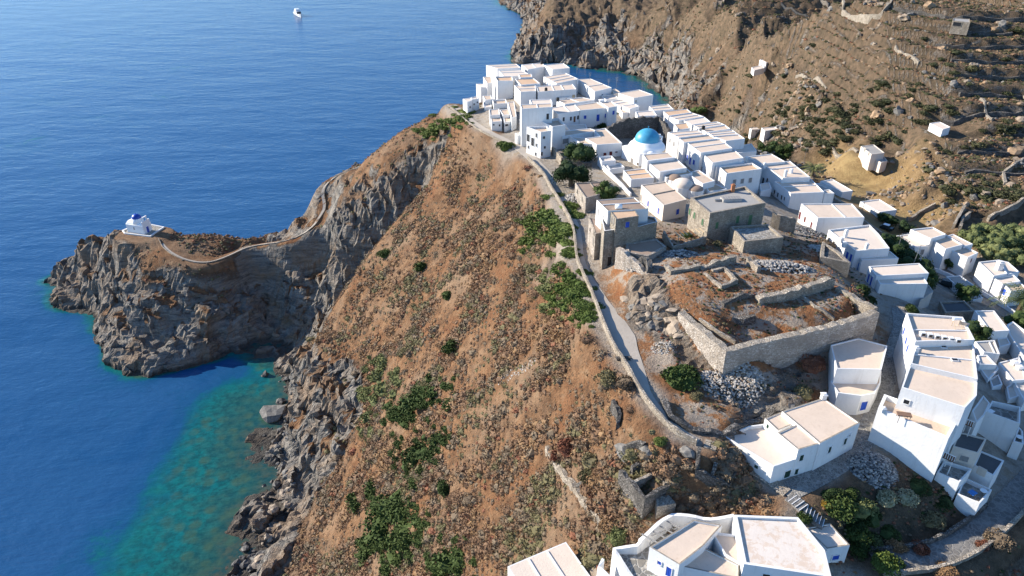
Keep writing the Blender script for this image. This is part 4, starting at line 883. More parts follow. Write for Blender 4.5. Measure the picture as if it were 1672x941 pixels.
# ---------------------------------------------------------------- churches
def church():
    z0, zt = 61.5, 65.4
    poly = [Vector((p.x, p.y)) for p in (P(*px('T', q), zt) for q in ((345,410),(640,372),(590,215),(125,300)))]
    c = P(1000 + 447 / 7.844, 200 + 232 / 7.844, 67.0)
    root = empty('domed_church', (c.x, c.y, 62.5)); tag(root, 'white church with big turquoise dome in the middle of the village', 'church')
    FOOT.append((poly, zt))
    m = MB(); m.prism(poly, z0, zt); b = m.build('nave', M['white_clean'], root)
    m = MB(); m.v = []; ring = []
    n = 28; prof = [(4.1, zt - .02), (4.05, zt + .45), (3.75, zt + .9), (3.15, zt + 1.15), (3.05, zt + 1.7), (2.95, zt + 1.75)]
    for r, z in prof: m.v += [(c.x + r * math.cos(2 * math.pi * k / n), c.y + r * math.sin(2 * math.pi * k / n), z) for k in range(n)]
    for j in range(len(prof) - 1):
        for k in range(n): k2 = (k + 1) % n; m.f.append((j * n + k, j * n + k2, (j + 1) * n + k2, (j + 1) * n + k)); m.m.append(0)
    m.f.append(tuple((len(prof) - 1) * n + k for k in range(n))); m.m.append(0)
    dr = m.build('drum', M['white_clean'], root, True)
    m = MB(); m.dome((c.x, c.y, zt + 1.72), 2.8, 2.55, 32, 10); m.tube((c.x, c.y, zt + 4.2), (c.x, c.y, zt + 4.9), .09, .05); m.box((c.x, c.y, zt + 4.75), .4, .06, .06)
    m.build('dome', M['dome_l'], root, True)
    # barrel porch, apse and bell-cote
    a = P(*px('T', (500, 400)), zt); m = MB(); m.dome((a.x, a.y + .8, zt - .02), 1.3, .7, 18, 5); m.build('porch_vault', M['white_clean'], root, True)
    g = P(*px('T', (600, 215)), 66.5); m = MB()
    for s in (-.55, .55): m.box((g.x + s, g.y, 66.2), .3, .35, 1.6)
    m.box((g.x, g.y, 67.05), 1.5, .4, .25); m.box((g.x, g.y, 67.4), .5, .35, .5); m.box((g.x, g.y, 65.4), 1.6, .5, .4)
    m.build('bell_cote', M['white_clean'], root)
    for p_, w_, h_ in (((247, 505), .6, 1.5), ((380, 562), .35, .4)): opening(root, poly, 3, 'T', p_, w_, h_, 'dark' if h_ < 1 else 'greywood')
church()

def chapel():
    s = 13.44; f = lambda x, y, z: P(180 + x / s, 330 + y / s, z)
    zb = 22.75
    a, b = f(385, 655, zb), f(755, 712, zb); d = (b - a); L = d.length; d.normalize(); n = Vector((-d.y, d.x, 0))
    W = 3.4; root = empty('chapel', (a + d * L / 2 + n * W / 2), math.atan2(d.y, d.x)); tag(root, 'tiny white chapel with cobalt blue dome alone on the sea rock', 'chapel')
    q = lambda u, v: a + d * u + n * v
    poly = [q(0, 0), q(L, 0), q(L, W), q(0, W)]
    m = MB(); m.prism([Vector((p.x, p.y)) for p in poly], zb - .5, zb + 2.6)
    # gabled barrel roof, gable end raised as a stepped facade
    i = len(m.v)
    for u in (0, L):
        for k in range(9):
            t = math.pi * k / 8; p = q(u, W / 2 - W * .42 * math.cos(t)); m.v.append((p.x, p.y, zb + 2.6 + .75 * math.sin(t)))
    for k in range(8): m.f.append((i + k, i + k + 1, i + 10 + k, i + 9 + k)); m.m.append(0)
    m.f.append(tuple(i + k for k in range(9))); m.m.append(0); m.f.append(tuple(i + 17 - k for k in range(9))); m.m.append(0)
    m.build('nave', M['white_clean'], root)
    e = q(0, W / 2); m = MB(); m.tube((e.x, e.y, zb - .4), (e.x, e.y, zb + 1.9), 1.25, 1.25, 18); m.dome((e.x, e.y, zb + 1.9), 1.25, .9, 18, 5); m.build('apse', M['white_clean'], root, True)
    c = q(L * .5, W / 2); m = MB(); m.tube((c.x, c.y, zb + 2.5), (c.x, c.y, zb + 4.4), 1.55, 1.5, 24); m.build('drum', M['white_clean'], root, True)
    m = MB(); m.dome((c.x, c.y, zb + 4.38), 1.4, 1.3, 24, 8); m.tube((c.x, c.y, zb + 5.6), (c.x, c.y, zb + 6.1), .06); m.build('dome', M['dome_d'], root, True)
    m = MB(); rz = math.atan2(d.y, d.x)
    g = q(L - .2, W / 2); m.box((g.x, g.y, zb + 3.3), .35, W * .92, 1.2, rz)
    for v in (W * .32, W * .68): p = q(L - .2, v); m.box((p.x, p.y, zb + 4.4), .35, .3, 1.1, rz)
    m.box((g.x, g.y, zb + 5.05), .38, 1.7, .25, rz); m.build('bell_gable', M['white_clean'], root)
    p = q(L + .03, W * .5); m = MB(); m.box((p.x, p.y, zb + .95), .08, .85, 1.8, rz); m.build('door', M['blue'], root)
    p = q(L * .45, -.03); m = MB(); m.box((p.x, p.y, zb + 1.5), .35, .08, .8, rz); m.build('window', M['greywood'], root)
    # terrace it stands on
    tp = [f(260, 640, 22.7), f(310, 700, 22.7), f(885, 768, 22.7), f(1035, 662, 22.7), f(1195, 562, 22.7), f(890, 500, 22.7), f(600, 480, 22.7)]
    tq = [Vector((p.x, p.y)) for p in tp]; t = empty('chapel_terrace', (c.x, c.y, 20)); tag(t, 'walled paved terrace with white rim under the little sea chapel', 'terrace')
    ins = inset(tq, .35); m = MB(); m.prism(tq, 20, 22.55); m.build('retaining_wall', M['stone_dark'], t)
    m = MB(); m.poly([(p.x, p.y, 22.7) for p in inset(tq, .3)]); m.build('paving', M['flag'], t)
    m = MB(); nn = len(tq)
    for k in range(nn):
        k2 = (k + 1) % nn
        for (p0, p1, p2, p3, z) in ((tq[k], tq[k2], ins[k2], ins[k], 23.0),):
            m.poly([(p.x, p.y, z) for p in (p0, p1, p2, p3)]); m.poly([(p0.x, p0.y, 22.5), (p1.x, p1.y, 22.5), (p1.x, p1.y, z), (p0.x, p0.y, z)]); m.poly([(p2.x, p2.y, 22.5), (p3.x, p3.y, 22.5), (p3.x, p3.y, z), (p2.x, p2.y, z)])
    m.build('parapet', M['white'], t)
    FOOT.append((tq, 23))
chapel()

# ---------------------------------------------------------------- paths (setting)
def ribbon(name, pts, w, mat, lift=.07, steps=False):
    n = len(pts); m = MB(); L = []
    for i, p in enumerate(pts):
        a, b = pts[max(0, i - 1)], pts[min(n - 1, i + 1)]; t = Vector((b.x - a.x, b.y - a.y, 0)).normalized(); s = Vector((-t.y, t.x, 0))
        ww = w[0] + (w[1] - w[0]) * i / (n - 1) if isinstance(w, tuple) else (w[i] if isinstance(w, list) else w)
        l, r = (ww if not isinstance(ww, tuple) else ww)[0:2] if isinstance(ww, tuple) else (ww / 2, ww / 2)
        L.append((p + s * l + Vector((0, 0, lift)), p - s * r + Vector((0, 0, lift))))
    V = []; F = []
    for l, r in L:
        V += [l, r, l - Vector((0, 0, 1.2)), r - Vector((0, 0, 1.2))]
    for i in range(n - 1):
        k = 4 * i; F += [(k, k + 1, k + 5, k + 4), (k + 2, k, k + 4, k + 6), (k + 1, k + 3, k + 7, k + 5)]
    o = mesh_np(name, [tuple(v) for v in V], F, M[mat]); tag(o, kind='structure'); return o, L
def wvals(pts, table):
    out = []
    for p in pts:
        ys = [t[0] for t in table]; out.append((float(np.interp(p.y, ys, [t[1] for t in table])), float(np.interp(p.y, ys, [t[2] for t in table]))))
    return out
cp = polyline_field(COAST3, 1.0)
# (distance from the camera foot, metres to the landward side, metres to the seaward side)
CT = [(60, .6, .6), (74, .6, .7), (77, 1.3, .7), (81, 2.2, .6), (86, 3.4, .5), (90, 3.0, .5), (96, 1.6, .6), (103, .8, .6), (112, .7, .6), (135, .7, .7), (150, 1.0, 1.0), (165, 1.2, 1.2), (200, 1.2, 1.2)]
coast_o, coast_L = ribbon('coast_path', cp, wvals(cp, CT), 'path')
isle_o, isle_L = ribbon('chapel_path', polyline_field(ISLE3, .9), .85, 'path')
road_o, road_L = ribbon('village_road', polyline_field(ROAD3, 1.2), 4.6, 'asphalt')
lower_o, lower_L = ribbon('lower_lane', polyline_field(LOWER3, 1.0), 3.2, 'asphalt')
alley_o, alley_L = ribbon('cobbled_alley', polyline_field(ALLEY3, 1.0), 2.6, 'cobble')

# ---------------------------------------------------------------- walls
def wall(name, label, pts, h, th, mat='stone', base=.6, rough=.12, cat='wall', group=None, cap=None, step=.7, top_abs=False, both=None):
    """a built wall following points on its top (top_abs) or on the ground; slightly uneven courses"""
    pts = polyline_field([Vector(p) for p in pts], step); n = len(pts); V = []; F = []; rr = random.Random(len(label) + n)
    for i, p in enumerate(pts):
        a, b = pts[max(0, i - 1)], pts[min(n - 1, i + 1)]; t = Vector((b.x - a.x, b.y - a.y, 0)).normalized(); s = Vector((-t.y, t.x, 0))
        g = ground(p.x, p.y); top = p.z if top_abs else g + h
        zb = min(g, ground(p.x + s.x, p.y + s.y), ground(p.x - s.x, p.y - s.y)) - base
        if zb > top - .2: zb = top - .4
        j = lambda k=1: rr.uniform(-rough, rough) * k
        top += j(1.6)
        for k, (o, z) in enumerate(((th * .62, zb), (th * .55, (zb + top) / 2), (th * .45, top), (-th * .45, top + j(.6)), (-th * .55, (zb + top) / 2), (-th * .62, zb))):
            q = p + s * (o + j(.5)); V.append((q.x + t.x * j(.5), q.y + t.y * j(.5), z))
    mi = []
    for i in range(n - 1):
        for k in range(5): a = 6 * i + k; F.append((a, a + 6, a + 7, a + 1)); mi.append(1 if (cap and k == 2) else 0)
    E = [(0, 1, 4, 5), (1, 2, 3, 4)]; o6 = 6 * (n - 1)
    F += [tuple(x for x in e) for e in E] + [tuple(o6 + x for x in reversed(e)) for e in E]; mi += [0] * 4
    o = mesh_np(name, V, F, [M[mat], M[cap]] if cap else M[mat], mi=mi)
    return tag(o, label, cat, group, 'thing')
def pw(pts): return [P(*p) for p in pts]
def gw(pts): return [gpx(*p) for p in pts]
lw = [r for l, r in coast_L]
cut = [p for p in lw if p.y < 160]
wall('parapet_wall', 'long pale winding parapet wall on the seaward edge of the coast path', cut, .85, .34, 'stone_pale', 1.6, .05, step=.8)
wall('parapet_wall', 'low pale parapet along the far start of the coast path below the sea-end houses', [p for p in lw if p.y > 166], .5, .3, 'stone_pale', 1.4, .04)
il = [r for l, r in isle_L]
wall('path_kerb', 'thin pale kerb wall winding along the path to the sea chapel', [r for l, r in isle_L], .3, .2, 'stone_pale', 1.0, .03, cat='kerb')
wall('parapet_wall', 'pale rim wall on the outer edge of the lower lane at the bottom right', [l for l, r in lower_L][::-1], .55, .45, 'stone_pale', 1.2, .05)
wall('retaining_wall', 'dark rough stone wall between the shaded garden and the lower lane', [r - Vector((0,0,0)) for l, r in lower_L if r.x > 33 and r.x < 58], .7, .4, 'stone_dark', .6, .12)
wall('road_wall', 'cream wall along the outer side of the village road near the ploughed plot', [l for l, r in road_L if l.y > 128], .8, .35, 'stone_pale', 1, .03)
wall('road_wall', 'white wall along the inner side of the village road below the dark hedge trees', [r for l, r in road_L if r.y < 128], .7, .3, 'white', 1, .02)
wall('fortress_wall', 'great limewashed stone wall with sharp corner round the ruined terrace', pw([(1113,509,65.3),(1150,540,65.4),(1187,571,65.5),(1240,557,65.7),(1300,545,65.9),(1370,527,66),(1432,507,66)]), 0, 1.15, 'stone_white', .6, .09, top_abs=True, cap='stone_pale')
wall('retaining_wall', 'right-hand side wall of the ruined terrace, stepping back from the great corner wall', pw([(1430,505,66),(1400,487,66.1),(1368,468,66.3)]), 0, .8, 'stone', .8, .12, top_abs=True, cap='stone_pale')
wall('ruined_wall', 'broad straight ruined wall across the upper side of the orange grass plot', pw([(1238,484,66.8),(1270,478,67),(1315,466,67.2),(1360,453,67.3)]), 0, 1.0, 'stone', .8, .14, top_abs=True, cap='stone_pale')
wall('ruined_wall', 'thin low dividing wall running across the orange grass plot', gw([(1305,484),(1330,502),(1362,523)]), .4, .4, 'stone_pale', .4, .06)
wall('ruined_wall', 'thin low wall parallel to the left arm of the great corner wall', gw([(1142,523),(1170,545),(1200,562)]), .5, .35, 'stone_pale', .4, .06)
wall('ruined_wall', 'bright limewashed ruin wall falling to a point beside the tall stone house', pw([(1009,403,67.3),(1022,412,67.2),(1040,428,66.4),(1058,447,65.6),(1080,482,64.3)]), 0, .8, 'stone_white', 1.2, .12, top_abs=True)
wall('ruined_wall', 'dark ruin wall with a broken corner beside the bright limewashed ruin wall', pw([(1045,418,67.2),(1059,421,67.4),(1062,438,66.6)]), 0, .9, 'stone_dark', 1.4, .2, top_abs=True)
wall('ruined_wall', 'L-shaped grey ruin wall with flat top in the middle of the ruins', pw([(1088,432,66.6),(1097,441,66.8),(1120,438,66.9),(1143,434,67)]), 0, .8, 'stone', 1.5, .1, top_abs=True)
wall('ruined_wall', 'long crumbled ruin wall rising toward the paved block of the stone house', pw([(1143,436,67),(1165,428,67.2),(1200,419,67.2)]), 0, .8, 'stone', 1.2, .18, top_abs=True)
wall('ruined_cell', 'small rectangular roofless cell with orange grass floor among the ruins', pw([(1150,445,66.8),(1178,467,66.8),(1203,456,66.9),(1183,436,66.9),(1163,440,66.9)]), 0, .5, 'stone_pale', .8, .08, top_abs=True, cat='ruin')
wall('ruined_wall', 'short crumbled wall beside the scree of stones right of the small roofless cell', pw([(1222,421,67),(1240,437,66.9)]), 0, .7, 'stone_pale', .8, .12, top_abs=True)
wall('retaining_wall', 'curved dry-stone retaining wall under the terrace of red grass', gw([(1083,655),(1095,685),(1130,704),(1180,711),(1228,694),(1262,672)]), .5, .8, 'stone_dark', 1.6, .15)
wall('ruined_hut', 'roofless stone hut with dark hollow below the path', pw([(1014,766,57.4),(1053,812,57.3),(1090,792,57.3),(1070,748,57.6),(1032,760,57.6)]), 0, .55, 'stone_dark', 1.2, .1, top_abs=True, cat='ruin')
wall('ruined_hut', 'smaller walled pit joined to the roofless stone hut', pw([(1036,786,57.35),(1075,768,57.4),(1088,790,57.3)]), 0, .45, 'stone_pale', 1.2, .08, top_abs=True, cat='ruin')
wall('field_wall', 'long tumbled field wall running down the brown slope beside the red bushes', gw([(893,733),(901,750),(920,775),(940,800),(955,822),(972,842),(988,858)]), .6, .7, 'stone_pale', .6, .16)
wall('field_wall', 'short thick end of field wall branching by the grey shrubs', gw([(940,800),(947,796),(952,790)]), .8, .8, 'stone_dark', .5, .15)
wall('ruined_hut', 'pair of small roofless stone chambers below the path stairs', gw([(1140,742),(1137,775),(1160,790),(1188,798),(1200,776)]), 1.0, .5, 'stone_dark', .8, .15, cat='ruin')
wall('ruined_wall', 'cross wall inside the pair of small roofless chambers', gw([(1160,788),(1168,762)]), .8, .4, 'stone_dark', .6, .1)
wall('ruined_wall', 'broken stone wall ring of a collapsed house behind the turquoise dome', pw([(989,212,65.2),(1002,203,66.0),(1022,194,66.6),(1050,191,66.7),(1077,191,66.5),(1086,200,66),(1094,211,65.2)]), 0, .8, 'stone_dark', 2.5, .22, top_abs=True)
wall('garden_wall', 'sunlit rough garden wall below the three-storey balcony house', pw([(902,239,64),(910,248,64),(918,258,64)]), 0, .5, 'stone_pale', 1.5, .08, top_abs=True)
wall('garden_wall', 'dark dry-stone garden wall between the two dark trees', pw([(918,259,64),(942,263,64),(966,266,64)]), 0, .5, 'stone_dark', 1.5, .08, top_abs=True)
wall('boundary_wall', 'long whitewashed boundary wall running down from the yard left of the dome', pw([(977,262,63.9),(992,277,63.9),(1010,294,63.8),(1030,316,63.8)]), 0, .35, 'white', 1.5, .03, top_abs=True)
wall('garden_wall', 'stone planter wall with wooden pergola beside the large square stone house', pw([(1084,377,66.2),(1099,402,66.2),(1113,399,66.2),(1153,386,66.2)]), 0, .35, 'stone_pale', 1.5, .04, top_abs=True)
wall('ruined_wall', 'bent broken wall end beside the shaded scree right of the square stone house', pw([(1262,346,64),(1275,352,63.6),(1300,358,63)]), 0, .6, 'stone_pale', 1, .1, top_abs=True)
for lb, pts, h in (('dry-stone field wall crossing the orange plot beside the hillside track', [(1480,361),(1500,350),(1526,337)], .9), ('left wall of the dark sunken track on the hill', [(1556,374),(1566,356),(1573,342)], 1.3),
        ('right wall of the dark sunken track on the hill', [(1566,378),(1570,362),(1581,355)], 1.2), ('long dark field wall slanting to the right edge above the green thicket', [(1612,362),(1640,349),(1674,331)], 1.3),
        ('field wall stepping down beside the long white farmhouse', [(1600,164),(1608,182),(1620,198)], .8), ('bent field wall on the lower terraces near the right edge', [(1640,305),(1636,285),(1652,275),(1672,262)], 1.0),
        ('great curved retaining wall of the round field at the top edge', [(1340,0),(1352,12),(1375,24),(1400,32),(1420,33),(1440,25),(1452,12),(1457,0)], 1.6), ('straight field wall left of the round field at the top edge', [(1275,6),(1300,22),(1320,30)], .7),
        ('track wall across the slope above the orange field', [(1290,236),(1320,240),(1360,244),(1400,250)], .7), ('field wall up the slope beside the white cottage with bushes', [(1300,125),(1325,133),(1350,146)], .6),
        ('crooked field wall among the rocks in the middle of the slope', [(1462,78),(1480,92),(1500,105)], .8)):
    wall('field_wall', lb, gw(pts), h, .6, 'stone', .5, .14, step=1.5)

wall('ruined_wall', 'broken grey wall stub among the shrubs left of the winding path', gw([(1000,662),(1012,682),(1008,702)]), .9, .6, 'stone_dark', .6, .2)
wall('ruined_wall', 'low crumbled wall arc on the rocks above the roofless hut', gw([(1005,742),(1030,728),(1052,730)]), .7, .6, 'stone_dark', .6, .2)
wall('ruined_wall', 'short wall between the broad straight ruin wall and the small roofless cell', gw([(1180,498),(1205,488),(1230,486)]), .6, .6, 'stone_dark', .6, .2)
wall('ruined_wall', 'jagged dark wall fragment in the middle of the orange grass terrace', gw([(1195,520),(1212,528),(1232,524)]), .7, .7, 'stone_dark', .6, .25)
# terrace walls of the opposite hill follow its contours
nw = 0
for lev in range(18, 36):
    run = []
    def flush():
        global nw
        if len(run) >= 5:
            wall('terrace_wall', 'long low dry-stone terrace wall following the contour of the opposite hillside', [Vector((a, b, 0)) for a, b in run], 1.05, .7, 'stone_dark', .9, .2, group='dry-stone terrace walls of the opposite hillside', step=1.6); nw += 1
        run.clear()
    rw = random.Random(lev)
    skip = 0
    for i in range(0, NX, 3):
        if gx[i] < 78: continue
        col = TZ[:, i] - (lev + .80); ok = None
        jj = np.where((col[:-1] < 0) & (col[1:] >= 0) & (gy[:-1] > 145) & (gy[:-1] < 330))[0]
        if len(jj): ok = jj[0]
        if ok is None or ter[ok, i] < .22 or abs(gx[i]) > (gy[ok] * .866 + 40) * .74 + 6 or skip > 0 or (run and abs(gy[ok] - run[-1][1]) > 3.2):
            flush(); skip -= 1; continue
        run.append((gx[i], gy[ok]))
        if rw.random() < .035: skip = rw.randint(1, 4)
        if len(run) > 46: flush()
    flush()

# ---------------------------------------------------------------- stairs
def stairs(name, label, pts, w, n, mat, edge=None):
    pts = [Vector(p) for p in pts]; m = MB(); tot = sum((b - a).length for a, b in zip(pts, pts[1:])); L = polyline_field(pts, tot / n)
    for i in range(len(L) - 1):
        a, b = L[i], L[i + 1]; c = (a + b) / 2; d = b - a; z = max(ground(c.x, c.y), 0) + .12
        rz = math.atan2(d.y, d.x); ln = math.hypot(d.x, d.y)
        m.box((c.x, c.y, z - .4), ln * .96, w, .95, rz)
        if edge: e = a + d * .88; m.box((e.x, e.y, z + .085), ln * .16, w, .03, rz, 1)
    o = m.build(name, [M[mat], M[edge]] if edge else M[mat]); tag(o, label, 'stairs')
stairs('stairway', 'rough stone stairway descending from the coast path to the white house', gw([(1150,725),(1180,738),(1215,760),(1250,782),(1285,806)]), 1.5, 17, 'stone_pale')
stairs('stairway', 'white-edged steps beside the bottom white house with the peeling roof', gw([(1288,812),(1312,832),(1345,856)]), 1.6, 11, 'asphalt', 'white')
b = gpx(1018, 588); m = MB(); m.box((b.x, b.y, b.z + .42), 2.2, .5, .09, .05); m.box((b.x - .8, b.y, b.z + .19), .22, .4, .38, .05); m.box((b.x + .8, b.y, b.z + .19), .22, .4, .38, .05)
tag(m.build('stone_bench', M['stone_dark']), 'dark stone bench beside the parapet on the widest part of the coast path', 'bench')
# ---------------------------------------------------------------- ruined bastion, hut, small domes
def heap(name, label, c, rx, ry, h, n, s, mats, seed=1, kindstuff=False, rz=0):
    """pile of individual angular stones"""
    rr = np.random.default_rng(seed); ico = ICO1; Vs = []; Fs = []; mi = []
    for k in range(n):
        t = rr.uniform(0, 2 * math.pi); q = math.sqrt(rr.uniform(0, 1)); x, y = q * math.cos(t) * rx, q * math.sin(t) * ry
        X, Y = c[0] + x * math.cos(rz) - y * math.sin(rz), c[1] + x * math.sin(rz) + y * math.cos(rz)
        z = ground(X, Y) + h * (1 - q * q) * rr.uniform(.8, 1.05) - .05
        sc = s * rr.uniform(.5, 1.35) * np.array([rr.uniform(.7, 1.4), rr.uniform(.6, 1.1), rr.uniform(.4, .8)])
        v = ico[0] * (1 + rr.uniform(-.25, .25, (len(ico[0]), 1))) * sc
        ang = rr.uniform(0, 6.28); ca, sa = math.cos(ang), math.sin(ang); v = np.stack([v[:, 0] * ca - v[:, 1] * sa, v[:, 0] * sa + v[:, 1] * ca, v[:, 2] + .3 * v[:, 0] * rr.uniform(-1, 1)], 1)
        Vs.append(v + np.array([X, Y, z])); Fs.append(ico[1] + k * len(ico[0])); mi += [int(rr.integers(len(mats)))] * len(ico[1])
    # core so no gaps show through
    o = mesh_np(name, np.concatenate(Vs), np.concatenate(Fs), [M[x] for x in mats], mi=mi)
    tag(o, label, 'rubble heap'); return o
def ico(sub):
    import bmesh
    bm = bmesh.new(); bmesh.ops.create_icosphere(bm, subdivisions=sub, radius=1); v = np.array([tuple(x.co) for x in bm.verts]); f = np.array([[q.index for q in x.verts] for x in bm.faces]); bm.free(); return v, f
ICO1, ICO2, ICO3 = ico(1), ico(2), ico(3)
RK = {}
M['rub_a'] = simple('pale_rubble', (.40, .37, .33), .9, .2, .25); M['rub_b'] = simple('grey_rubble', (.26, .245, .225), .9, .2, .25); M['rub_c'] = simple('rusty_rubble', (.36, .28, .2), .9, .2, .25); M['rub_d'] = simple('dark_rubble', (.12, .12, .12), .9, .2, .3)
def gheap(lb, p, rx, ry, h, n, s, mats=('rub_a','rub_b','rub_a','rub_c'), seed=1, rz=0): return heap('rubble_heap', lb, gpx(*p), rx, ry, h, n, s, mats, seed, rz=rz)
gheap('wide spill of pale stones below the corner of the great wall', (1195,628), 4.3, 3.0, .5, 900, .18, seed=2)
gheap('round mound of dark and pale stones in front of the great white wall', (1425,764), 3.0, 2.6, 1.0, 1100, .17, ('rub_a','rub_b','rub_d','rub_b'), 3)
gheap('small patch of pale stones under the rock outcrop beside the plaza', (1085,566), 1.9, 1.6, .3, 260, .14, seed=4)
gheap('grey heap of fallen stones at the right of the ruins', (1275,437), 5.5, 2.2, .9, 520, .24, ('rub_a','rub_b','rub_b'), 5)
gheap('bright heap of stones on top of the ruined bastion', (1345,412), 3.0, 2.6, .8, 450, .22, ('rub_a','rub_a','rub_b'), 6)
gheap('pile of fallen stones inside the ring wall behind the dome', (1031,219), 4.0, 3.2, 1.6, 300, .36, ('rub_b','rub_d','rub_a'), 7)
gheap('stones beside the bright limewashed ruin wall', (1040,432), 1.8, 2.5, 1.2, 160, .28, ('rub_a','rub_b'), 8)
gheap('dark scatter of stones on the shaded ruin slope beside the red-doored house', (1320,378), 3.5, 3.5, .5, 380, .24, ('rub_b','rub_d'), 9)
gheap('strip of pale scree on the brown slope', (835,612), 5.0, .9, .1, 150, .16, ('rub_a','rub_a','rub_c'), 10, rz=-.6)
gheap('stones along the path below the round dark tree', (935,325), 1.6, 2.6, .5, 110, .26, ('rub_a','rub_b'), 11)
gheap('tumble of stones inside the middle ruins', (1110,415), 3.0, 1.8, .6, 300, .22, ('rub_b','rub_a','rub_d'), 12)
root = empty('ruined_bastion', P(1350, 425, 62)); tag(root, 'square ruined bastion with rubble top and dark shaded front at the right of the ruins', 'ruin')
volume(root, 'F', [(280,345),(488,385),(400,300),(292,240)], 64.6, roof='stone_dark', wall='stone', par=.3, pt=.5)
root = empty('ruined_house', P(1045, 410, 64)); tag(root, 'ruined house stump with tan earth roof beside the tall stone house', 'ruin')
volume(root, 'C', [(600,600),(745,625),(870,560),(800,505),(590,535)], 66.6, roof='roof_br', wall='stone_white', par=.1, pt=.4)
root = empty('stone_hut', P(1083, 825, 56)); tag(root, 'small blind stone cube with flat slab roof below the roofless hut', 'hut')
volume(root, 'X', [(1073,828),(1104,822),(1092,808),(1070,812)], 56.3, roof='stone', wall='stone', par=.02, pt=.1)
for lb, p, z, r, h, mt in (('pale vaulted cistern roof between tan roofs in front of the domed church', ('T', (900,800)), 64.6, 2.2, 1.3, 'roof_w'), ('small brown half-dome roof between the terraced houses', ('T', (790,715)), 64.7, 1.6, .8, 'roof_br'), ('rough brown mound roof beside the pale vaulted roof', ('T', (1060,850)), 64.3, 1.7, .7, 'roof_br')):
    c = P(*px(*p), z); root = empty('vaulted_roof', (c.x, c.y, z - 2.5)); tag(root, lb, 'vault'); m = MB(); q = [Vector((c.x + r * math.cos(k * math.pi / 8 + .2), c.y + r * math.sin(k * math.pi / 8 + .2))) for k in range(16)]; m.prism(q, z - 3, z); m.build('wall', M['white'], root); m = MB(); m.dome((c.x, c.y, z - .02), r * .97, h, 18, 5); m.build('roof', M[mt], root, True)

# ---------------------------------------------------------------- roof clutter
def at_roof(c, p, z): return P(*px(c, p), z)
def rack(lb, p):
    r = empty('roof_rack', p); tag(r, lb, 'rack'); m = MB(); m.box(p + Vector((0, 0, 1.05)), 1.6, .8, .12, -.2); m.build('panel', M['rust'], r)
    for dx, dy in ((-.7, -.3), (.7, -.3), (.7, .3), (-.7, .3)): m = MB(); m.tube(p + Vector((dx, dy, 0)), p + Vector((dx * .95, dy, 1.02)), .035); m.build('leg', M['rust'], r)
rack('rusty four-legged rack on the sunken roof yard', at_roof('K', (760, 500), 62.2))
p = at_roof('G', (1195, 190), 66.2); r = empty('water_heater', p); tag(r, 'tilted solar heater with tank on a light frame on the big row roof', 'water heater')
m = MB(); m.tube(p + Vector((-.2, .5, 1.1)), p + Vector((.9, .5, 1.1)), .22, n=10); m.build('tank', M['white_clean'], r); m = MB()
for dx in (-.1, .8):
    m.tube(p + Vector((dx, .5, 0)), p + Vector((dx, .5, 1)), .035); m.tube(p + Vector((dx, -.5, 0)), p + Vector((dx, .5, 1)), .035)
m.build('frame', M['wood'], r); m = MB(); m.box(p + Vector((1.3, .2, .5)), 1.2, .12, .5, -.5); m.build('collector', M['metal'], r)
for k in range(6):
    p = at_roof('G', (975 + k * 48, 245 + k * 9), 66.2); r = empty('roof_vent', p, -.1); tag(r, 'white vent box with dark opening, one of six in a row on the roof', 'roof vent', 'six vent boxes on the big row roof')
    m = MB(); m.box(p + Vector((0, 0, .3)), .6, .55, .6, -.12); m.build('box', M['white'], r); m = MB(); m.box(p + Vector((.02, -.29, .34)), .42, .05, .36, -.12); m.build('grille', M['dark'], r)
for k, (x, y) in enumerate(((1123, 322), (1198, 411))):
    p = at_roof('G', (x, y), 65.62); r = empty('roof_hatch', p); tag(r, ('smaller', 'larger')[k] + ' of the two dark square hatches in the row house roof', 'hatch'); m = MB(); m.box(p + Vector((0, 0, .05)), .75 + .1 * k, .6, .14, -.1); m.build('frame', M['white'], r); m = MB(); m.box(p + Vector((0, 0, .125)), .58 + .1 * k, .44, .03, -.1); m.build('lid', M['dark'], r)
p = at_roof('C', (1310, 240), 69.4); r = empty('skylight', p); tag(r, 'long greenish skylight ridge on the flat roof of the square stone house', 'skylight'); m = MB(); m.box(p + Vector((0, 0, .2)), 3.4, 1.5, .4, .12); m.build('curb', M['grey_plaster'], r); m = MB(); m.box(p + Vector((0, 0, .45)), 3.2, 1.3, .08, .12)
for k in range(7): m.box(p + Vector((-1.4 + k * .47, -.16 + k * .055, .5)), .05, 1.3, .08, .12)
m.build('glazing', M['greywood'], r); m = MB(); m.box(p + Vector((-2.3, -.3, .16)), 1.2, .3, .32, .12); m.build('duct', M['metal'], r)
p = at_roof('C', (543, 300), 71.3); r = empty('water_tank', p); tag(r, 'white plastic water tank lying on the orange roof of the stone tower house', 'tank'); m = MB(); m.tube(p + Vector((-.55, 0, .42)), p + Vector((.55, 0, .42)), .4, .4, 14); m.build('tank', M['white_clean'], r, True); m = MB(); m.box(p + Vector((-.4, 0, .06)), .12, .7, .12); m.box(p + Vector((.4, 0, .06)), .12, .7, .12); m.build('cradle', M['metal'], r)
r = empty('pergola', P(1140, 385, 65)); tag(r, 'row of pale timber rafters over the planted yard beside the square stone house', 'pergola')
pa, pb = P(1106, 383, 66.6), P(1146, 376, 66.6)
for k in range(7):
    c = pa.lerp(pb, k / 6); m = MB(); m.box(c, .12, 1.7, .1, .25); m.build('rafter', M['wood'], r)
for c in (pa, pb): m = MB(); m.box(c + Vector((.1, -.7, -.9)), .12, .12, 1.7); m.build('post', M['wood'], r)
